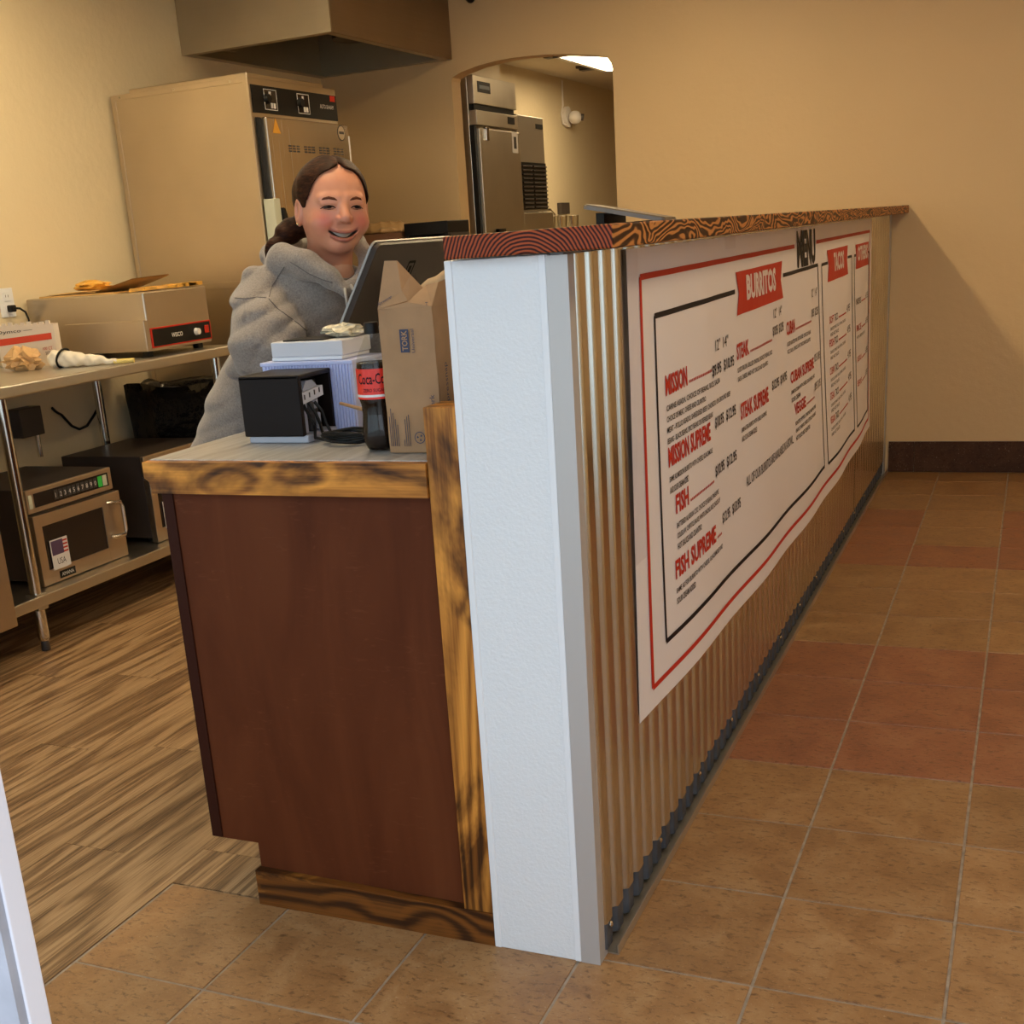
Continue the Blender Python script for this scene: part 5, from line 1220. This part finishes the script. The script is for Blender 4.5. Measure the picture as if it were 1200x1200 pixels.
Vh, Fh = surfnet(head_sdf, (-0.098,-0.185,-0.115), (0.098,0.118,0.118), HH)
# skin colours: own cheek and lip tones; inner mouth and eye sockets darkened
x_, y_, z_ = Vh[:,0], Vh[:,1], Vh[:,2]; a_ = np.abs(x_)
skin = np.tile(np.array([0.69,0.300,0.175]), (len(Vh),1))
def mixin(mask, c):
    global skin
    skin = skin*(1-mask[:,None]) + np.array(c)[None,:]*mask[:,None]
front = z_ > 0.0
mixin(np.exp(-(((a_-0.042)/0.021)**2+((y_+0.026)/0.021)**2))*front*0.85, (0.60,0.125,0.085))
mixin(np.exp(-((x_/0.016)**2+((y_+0.022)/0.012)**2))*(z_ > 0.07)*0.55, (0.52,0.17,0.12))
mixin(np.exp(-((x_/0.022)**2+((y_+0.085)/0.012)**2))*front*0.45, (0.50,0.17,0.125))
lw_ = np.clip((0.036-a_)/0.006, 0, 1)*(z_ > 0.055)
lip = np.maximum(np.exp(-((y_-7.5*x_**2+0.0505)/0.0036)**4), np.exp(-((y_-12*x_**2+0.0668)/0.0048)**4)*(a_ < 0.030))*lw_
mixin(lip*0.85, (0.33,0.070,0.050))
cavm = (y_ < -0.0520+7.5*x_**2) & (y_ > -0.0640+12*x_**2) & (a_ < 0.034) & (z_ < 0.0775-13*x_*x_) & (z_ > 0.04)
mixin(cavm*1.0, (0.030,0.008,0.006))
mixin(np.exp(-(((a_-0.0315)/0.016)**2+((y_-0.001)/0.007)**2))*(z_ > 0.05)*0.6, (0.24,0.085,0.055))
mixin(((a_ > 0.073) & (y_ < 0.03) & (y_ > -0.05))*0.4, (0.52,0.20,0.13))
Vw = h2w(Vh)

# joints of the body: photo pixel and distance
J = dict(pelvis=PD(288,566,3.22), waist=PD(312,484,3.14), chest=PD(352,392,3.02), upper=PD(370,348,2.96), neck=PD(391,322,2.93),
         shR=PD(310,349,2.93), elR=PD(312,404,2.84), wrR=PD(362,424,2.86), shL=PD(437,348,3.03), elL=PD(468,440,3.02), wrL=PD(438,448,2.93))
pv = J['pelvis']
J['hipA'] = pv + np.array([0.03,-0.085,-0.06]); J['hipB'] = pv + np.array([-0.03,0.085,-0.06])
J['kneeA'] = np.array([pv[0]+0.05, pv[1]-0.10, 0.47]); J['kneeB'] = np.array([pv[0]-0.02, pv[1]+0.11, 0.47])
J['ankA'] = np.array([pv[0]-0.01, pv[1]-0.10, 0.085]); J['ankB'] = np.array([pv[0]-0.10, pv[1]+0.13, 0.085])
feet_c = (J['ankA']+J['ankB'])/2
pers = thing('person', 'smiling person in a grey hooded sweatshirt leaning over the counter', 'person', (feet_c[0], feet_c[1], 0))
def core(X, Y, Z):
    P = (X, Y, Z); d = s_cap(P, J['pelvis'], J['waist'], 0.115, 0.105)
    for a, b2, r0, r1 in (('waist','chest',0.105,0.11), ('chest','upper',0.11,0.085), ('upper','neck',0.075,0.05), ('upper','shR',0.06,0.05), ('upper','shL',0.06,0.05),
                          ('shR','elR',0.045,0.038), ('elR','wrR',0.036,0.024), ('shL','elL',0.045,0.038), ('elL','wrL',0.036,0.024),
                          ('pelvis','hipA',0.10,0.085), ('pelvis','hipB',0.10,0.085), ('hipA','kneeA',0.080,0.055), ('hipB','kneeB',0.080,0.055), ('kneeA','ankA',0.052,0.036), ('kneeB','ankB',0.052,0.036)):
        d = smin(d, s_cap(P, J[a], J[b2], r0, r1), 0.03)
    return d
allj = np.array(list(J.values()))
Vc, Fc = surfnet(core, allj.min(0)-0.14, allj.max(0)+0.14, 0.0115)
# hands: palm, four fingers, thumb, resting half closed
def hand(w, fwd, side, nrm_):
    fwd = fwd/np.linalg.norm(fwd); nrm_ = nrm_ - fwd*(nrm_@fwd); nrm_ /= np.linalg.norm(nrm_); side = np.cross(nrm_, fwd)*side
    pts = [w + fwd*t + side*s + nrm_*n for t, s, n in ()]
    q = lambda t, s, n: w + fwd*t + side*s + nrm_*n
    def fn(X, Y, Z):
        P = (X, Y, Z); d = s_cap(P, w-fwd*0.03, q(0.02,0,0), 0.022, 0.023)
        for s in (-0.024,-0.008,0.008,0.024): d = smin(d, s_cap(P, q(0.015,s*0.7,0), q(0.075,s*1.1,0.004), 0.012, 0.011), 0.010)
        for s, l in ((-0.027,0.055),(-0.009,0.067),(0.009,0.072),(0.027,0.066)):
            a = q(0.075,s,0.004); b2 = q(0.075+l*0.5,s*1.08,-0.004); c = q(0.075+l*0.85,s*1.1,-0.024)
            d = smin(d, np.minimum(s_cap(P, a, b2, 0.0092, 0.0085), s_cap(P, b2, c, 0.0085, 0.0070)), 0.004)
        a, b2, c = q(0.018,0.022,-0.004), q(0.050,0.048,-0.014), q(0.078,0.055,-0.020)
        d = smin(d, np.minimum(s_cap(P, a, b2, 0.012, 0.010), s_cap(P, b2, c, 0.010, 0.008)), 0.006)
        return d
    e = [q(t, s, n) for t in (-0.05, 0.16) for s in (-0.05, 0.075) for n in (-0.05, 0.03)]
    return surfnet(fn, np.min(e, 0), np.max(e, 0), 0.0034)
down = np.array([0,0,1.0])
hR = hand(J['wrR'], J['wrR']-J['elR'], 1, down); hL = hand(J['wrL'], J['wrL']-J['elL'], -1, down)
VV = [Vw, Vc, hR[0], hL[0]]; FF = [Fh, Fc, hR[1], hL[1]]; CC = [skin] + [np.tile(np.array([[0.56,0.295,0.195]]), (len(q), 1)) for q in VV[1:]]
o_ = 0; F2 = []
for v_, f_ in zip(VV, FF): F2.append(f_+o_); o_ += len(v_)
def skin_mat():
    m, nt, b = new_mat('skin'); at = N(nt, 'ShaderNodeVertexColor'); at.layer_name = 'Col'
    n = noise(nt, coords(nt), 60, 3); c = mixc(nt, 0.10, at.outputs[0], ramp(nt, n, [(0.35, (0.45,0.20,0.13)), (0.65, (0.62,0.36,0.26))]))
    L(nt, c, b.inputs['Base Color']); b.inputs['Roughness'].default_value = 0.42
    b.inputs['Subsurface Weight'].default_value = 0.12; b.inputs['Subsurface Radius'].default_value = (0.6,0.2,0.1); b.inputs['Subsurface Scale'].default_value = 0.008
    return m
body = netpart('body', (np.concatenate(VV), np.concatenate(F2)), skin_mat(), pers, local=False, cols=np.concatenate(CC))
# --- facial details set on the skin surface
def zs(x, y, z0=0.118):
    z = z0
    for _ in range(80):
        d = float(head_sdf(np.array(x), np.array(y), np.array(z)))
        if d < 0.0002: break
        z -= max(d*0.8, 0.0004)
    return z
def facetube(name, pts, r, mat, lift=0.0, n=8):
    g = G(); P3 = [h2w((x, y, zs(x, y)+lift)) for x, y in pts]; R_ = [q*HS for q in r]
    g.tube([tuple(q) for q in P3], R_, n=n); return part(name, g, mat, pers, smooth='all')
M_HAIR0 = plain('brow_hair', (0.105,0.036,0.018), 0.8, spec=0.1); M_LASH = plain('lash', (0.010,0.005,0.004), 0.6, spec=0.1)
for s in (-1, 1):
    facetube('eyebrow', [(s*0.0140,0.0165),(s*0.021,0.0195),(s*0.031,0.0215),(s*0.041,0.0195),(s*0.0495,0.0135)], [0.0018,0.0034,0.0036,0.0028,0.0012], M_HAIR0, -0.0016)
    # eyeball slit
    g = G(); c = np.array([s*0.0315, 0.0023, zs(s*0.0315, 0.0023)-0.0010])
    g.ell((0,0,0), (0.0125,0.0026,0.0030), 16, 8)
    g.v = [tuple(h2w(np.array(q)+c+np.array([0, 9.0*-(q[0]**2), -2.5*q[0]**2]))) for q in g.v]; ey_ = part('eye', g, plain('eye_white', (0.035,0.020,0.016), 0.35, spec=0.3), pers, smooth='all')
    g = G(); g.ell((0,0,0), (0.0060,0.0028,0.0028), 14, 8); g.v = [tuple(h2w(np.array(q)+c+np.array([0.001,0,0.0012]))) for q in g.v]; part('iris', g, M_LASH, ey_, smooth='all')
    facetube('eyelash', [(s*0.0175,0.0005),(s*0.023,0.0038),(s*0.0315,0.0052),(s*0.040,0.0036),(s*0.0485,-0.0012)], [0.0008,0.0015,0.0018,0.0018,0.0009], M_LASH, 0.0)
    facetube('lower_lid', [(s*0.021,-0.0012),(s*0.0315,-0.0024),(s*0.043,-0.0012)], [0.0005,0.0008,0.0006], M_LASH, 0.0)
g = G()
g.grid(lambda a, b2: tuple(h2w(((a-0.5)*0.050, 7.5*((a-0.5)*0.050)**2-0.0525-0.0080*b2*(1-(2*a-1)**2), 0.0735-13.0*((a-0.5)*0.050)**2+0.0009*abs(math.sin(a*25))))), 28, 2)
part('teeth', g, plain('teeth', (0.40,0.31,0.24), 0.4), pers, smooth='all', recalc=False)
g = G(); g.ell(tuple(h2w((-0.0835,-0.034,0.004))), (0.0028,)*3, 10, 8); part('ear_stud', g, plain('gold', (0.85,0.65,0.35), 0.15, 1.0), pers, smooth='all')
# --- hair
def hair_sdf(X, Y, Z):
    P = (X, Y, Z); A = np.abs(X)
    d = s_ell(P, (0,0.028,-0.018), (0.0835,0.0845,0.0975))
    d = smin(d, s_ell(P, (0,-0.020,-0.055), (0.062,0.050,0.050)), 0.02)
    line = -0.004 + 0.090*np.sqrt(np.clip(1-((X-0.003)/0.0735)**2, 0, 1)) - 0.004*np.exp(-((X-0.005)/0.008)**2)*-1
    carve = np.maximum((Y-line)*0.75, (0.010 + 0.20*np.clip(Y, 0, 0.1)) - Z)
    d = smax(d, -carve, 0.005)
    d = smax(d, -np.maximum(Y+0.012, -0.026-Z), 0.010)         # free the ears and neck
    d = smax(d, -(Y+0.062), 0.01)
    d = d + 0.0030*np.exp(-((X-0.005)/0.0035)**2)*(Y > 0.05)
    d = d + 0.0011*np.sin(70*Y+90*A+25*Z+3*np.sin(40*Z)) + 0.0006*np.sin(190*Y+230*A+60*Z)
    pt = s_cap(P, (-0.035,-0.030,-0.075), (-0.085,-0.052,-0.075), 0.030, 0.024)
    pt = smin(pt, s_cap(P, (-0.085,-0.052,-0.075), (-0.128,-0.085,-0.055), 0.022, 0.015), 0.02)
    pt = smin(pt, s_cap(P, (-0.128,-0.085,-0.055), (-0.140,-0.135,-0.055), 0.015, 0.008), 0.012)
    pt = pt + 0.0012*np.sin(160*Y+120*X)
    return smin(d, pt, 0.012)
Vr, Fr = surfnet(hair_sdf, (-0.165,-0.150,-0.130), (0.100,0.125,0.098), 0.0023)
def hair_mat():
    m, nt, b = new_mat('hair'); v = coords(nt, (1,1,1))
    st = coords(nt, (0.35,0.35,1.0), rot=(0.25,-0.35,0.0)); n = noise(nt, st, 170, 4, 0.65, 0.5)
    L(nt, ramp(nt, n, [(0.3, (0.008,0.003,0.0015)), (0.55, (0.032,0.010,0.004)), (0.78, (0.085,0.030,0.011))]), b.inputs['Base Color'])
    b.inputs['Roughness'].default_value = 0.55; b.inputs['Specular IOR Level'].default_value = 0.10; bump(nt, b, n, 0.6, 0.002); return m
netpart('hair', (h2w(Vr), Fr), hair_mat(), pers, local=False)
# --- hooded sweatshirt
def jp(u, v, d): return PD(u, v, d)
hoodL = [jp(344,284,2.99), jp(320,299,2.95), jp(330,304,2.88), jp(358,310,2.835), jp(386,325,2.815), jp(404,343,2.81)]
hoodR = [jp(418,283,2.985), jp(430,302,2.935), jp(427,322,2.88), jp(415,336,2.83), jp(404,343,2.81)]
hoodB = [hoodL[0], jp(352,285,3.07), jp(385,283,3.10), hoodR[0]]
def hoodie(X, Y, Z):
    P = (X, Y, Z)
    d = s_cap(P, J['pelvis']+np.array([0,0,0.05]), J['waist'], 0.142, 0.135)
    for a, b2, r0, r1, k in (('waist','chest',0.140,0.138,0.05), ('chest','upper',0.138,0.100,0.05), ('upper','shR',0.088,0.066,0.04), ('upper','shL',0.085,0.064,0.04),
                          ('shL','elL',0.064,0.056,0.03), ('elL','wrL',0.056,0.040,0.02)):
        d = smin(d, s_cap(P, J[a], J[b2], r0, r1), k)
    arm = s_cap(P, J['shR'], J['elR'], 0.074, 0.086)
    arm = smin(arm, s_cap(P, J['elR'], J['wrR'], 0.070, 0.048), 0.02)
    arm = smin(arm, s_ell(P, PD(290,428,2.92), (0.052,0.05,0.035)), 0.012)
    # soft folds at the elbow and across the body
    ax = (X*ex[0]+Y*ex[1]+Z*ex[2]); ay = (X*ey[0]+Y*ey[1]+Z*ey[2])
    fold = np.sin(78*ay+22*ax+2.2*np.sin(16*ax))*0.0036 + (np.abs(np.sin(38*ay-34*ax+1.5*np.sin(22*ay)))-0.6)*-0.0075
    d = smin(d, arm + fold*0.8, 0.008)
    d = d + fold*0.45
    # neck opening
    d = smax(d, -s_cap(P, J['upper']*0.35+J['neck']*0.65, h2w((0,-0.02,0.0)), 0.058, 0.062), 0.012)
    hd_ = None
    for ch, rr in ((hoodL, (0.020,0.030,0.034,0.033,0.024,0.010)), (hoodR, (0.018,0.019,0.018,0.016,0.010)), (hoodB, (0.022,0.030,0.028,0.018))):
        for q in range(len(ch)-1):
            c = s_cap(P, ch[q], ch[q+1], rr[q], rr[q+1]); hd_ = c if hd_ is None else smin(hd_, c, 0.012)
    hd_ = hd_ + fold*0.35
    return smin(d, hd_, 0.006)
pts_ = np.array([J[k] for k in ('pelvis','waist','chest','upper','shR','elR','wrR','shL','elL','wrL')] + hoodL + hoodR + hoodB)
lo_, hi_ = pts_.min(0)-0.17, pts_.max(0)+0.12
lo_[2] = J['pelvis'][2]-0.06; hi_[2] = pts_[:,2].max()+0.05
def hoodie_cut(X, Y, Z): return np.maximum(hoodie(X, Y, Z), (J['pelvis'][2]-0.045)-Z)
def hoodie_mat():
    m, nt, b = new_mat('heather_grey_fleece'); v = coords(nt)
    n1 = noise(nt, v, 230, 5, 0.8); n2 = noise(nt, v, 17, 2, 0.5, 0.4)
    c = ramp(nt, n1, [(0.3, (0.150,0.122,0.104)), (0.5, (0.250,0.212,0.184)), (0.7, (0.335,0.290,0.255))])
    st = ramp(nt, n2, [(0.66, (0,0,0)), (0.72, (1,1,1))])
    L(nt, mixc(nt, math_(nt, 'MULTIPLY', st, 0.5), c, (0.105,0.092,0.092)), b.inputs['Base Color']); b.inputs['Roughness'].default_value = 0.95
    b.inputs['Sheen Weight'].default_value = 0.3
    bump(nt, b, n1, 0.35, 0.002); return m
M_HOOD = hoodie_mat()
hdo = netpart('hoodie', surfnet(hoodie_cut, lo_, hi_, 0.0056), M_HOOD, pers, local=False, label='heather grey hooded sweatshirt')
for pts in ([(404,338,2.788),(405,346,2.782),(407,358,2.785),(408,372,2.79)], [(411,334,2.795),(416,343,2.785),(419,352,2.79),(417,364,2.80)]):
    part('drawstring', G().tube([tuple(jp(*q)) for q in pts], 0.0032, n=8), plain('cord_grey', (0.40,0.37,0.34), 0.9), hdo, smooth='all')
# stitched seams and a dark line painting the fold crease's shade, found on the cloth surface along the view
def on_cloth(u, v, d0=2.6):
    dr_ = ray(u, v); t = d0
    for _ in range(120):
        q = CAM + dr_*t; d = float(hoodie(np.array(q[0]), np.array(q[1]), np.array(q[2])))
        if d < 0.0006 or t > 3.4: break
        t += max(d*0.7, 0.0008)
    return tuple(CAM + dr_*(t-0.0008))
M_SEAM_CREASE = plain('seam_and_crease_grey', (0.13,0.115,0.11), 0.95)
for pts in ([(333,313),(326,324),(319,335),(315,350)], [(315,350),(326,362),(340,372),(352,381),(361,389)], [(275,349),(288,350),(301,348),(314,349)], [(340,307),(350,313),(362,321),(378,328),(392,332)]):
    P_ = []
    for (a, b2), (c, d_) in zip(pts[:-1], pts[1:]):
        for k in range(6): P_.append(on_cloth(a+(c-a)*k/6, b2+(d_-b2)*k/6))
    part('seam_and_crease', G().tube(P_, 0.0010, n=6), M_SEAM_CREASE, hdo, smooth='all')
# --- trousers and shoes (behind the counter)
def trousers(X, Y, Z):
    P = (X, Y, Z); d = s_cap(P, J['hipA']+np.array([0,0,0.03]), J['hipB']+np.array([0,0,0.03]), 0.115)
    for s in 'AB':
        d = smin(d, s_cap(P, J['hip'+s], J['knee'+s], 0.098, 0.072), 0.03)
        d = smin(d, s_cap(P, J['knee'+s], J['ank'+s], 0.070, 0.056), 0.02)
    return np.maximum(d, 0.06-Z)
tj = np.array([J[k] for k in ('hipA','hipB','kneeA','kneeB','ankA','ankB')])
netpart('trousers', surfnet(trousers, tj.min(0)-0.13, tj.max(0)+0.16, 0.011), plain('denim_dark', (0.03,0.035,0.05), 0.8, var=0.2), pers, local=False)
for s in 'AB':
    a = J['ank'+s]; t_ = a + np.array([0.15,-0.02,0])
    def shoe(X, Y, Z, a=a, t_=t_):
        P = (X, Y, Z); d = s_cap(P, (a[0]-0.03,a[1],0.045), (t_[0],t_[1],0.035), 0.043, 0.040); d = smin(d, s_cap(P, (a[0],a[1],0.05), (a[0],a[1],0.105), 0.045), 0.02)
        return np.maximum(d, 0.0-Z)
    netpart('shoe', surfnet(shoe, (a[0]-0.1,a[1]-0.09,-0.01), (t_[0]+0.06,a[1]+0.09,0.17), 0.007), plain('shoe_black', (0.02,0.02,0.02), 0.5), pers, local=False)
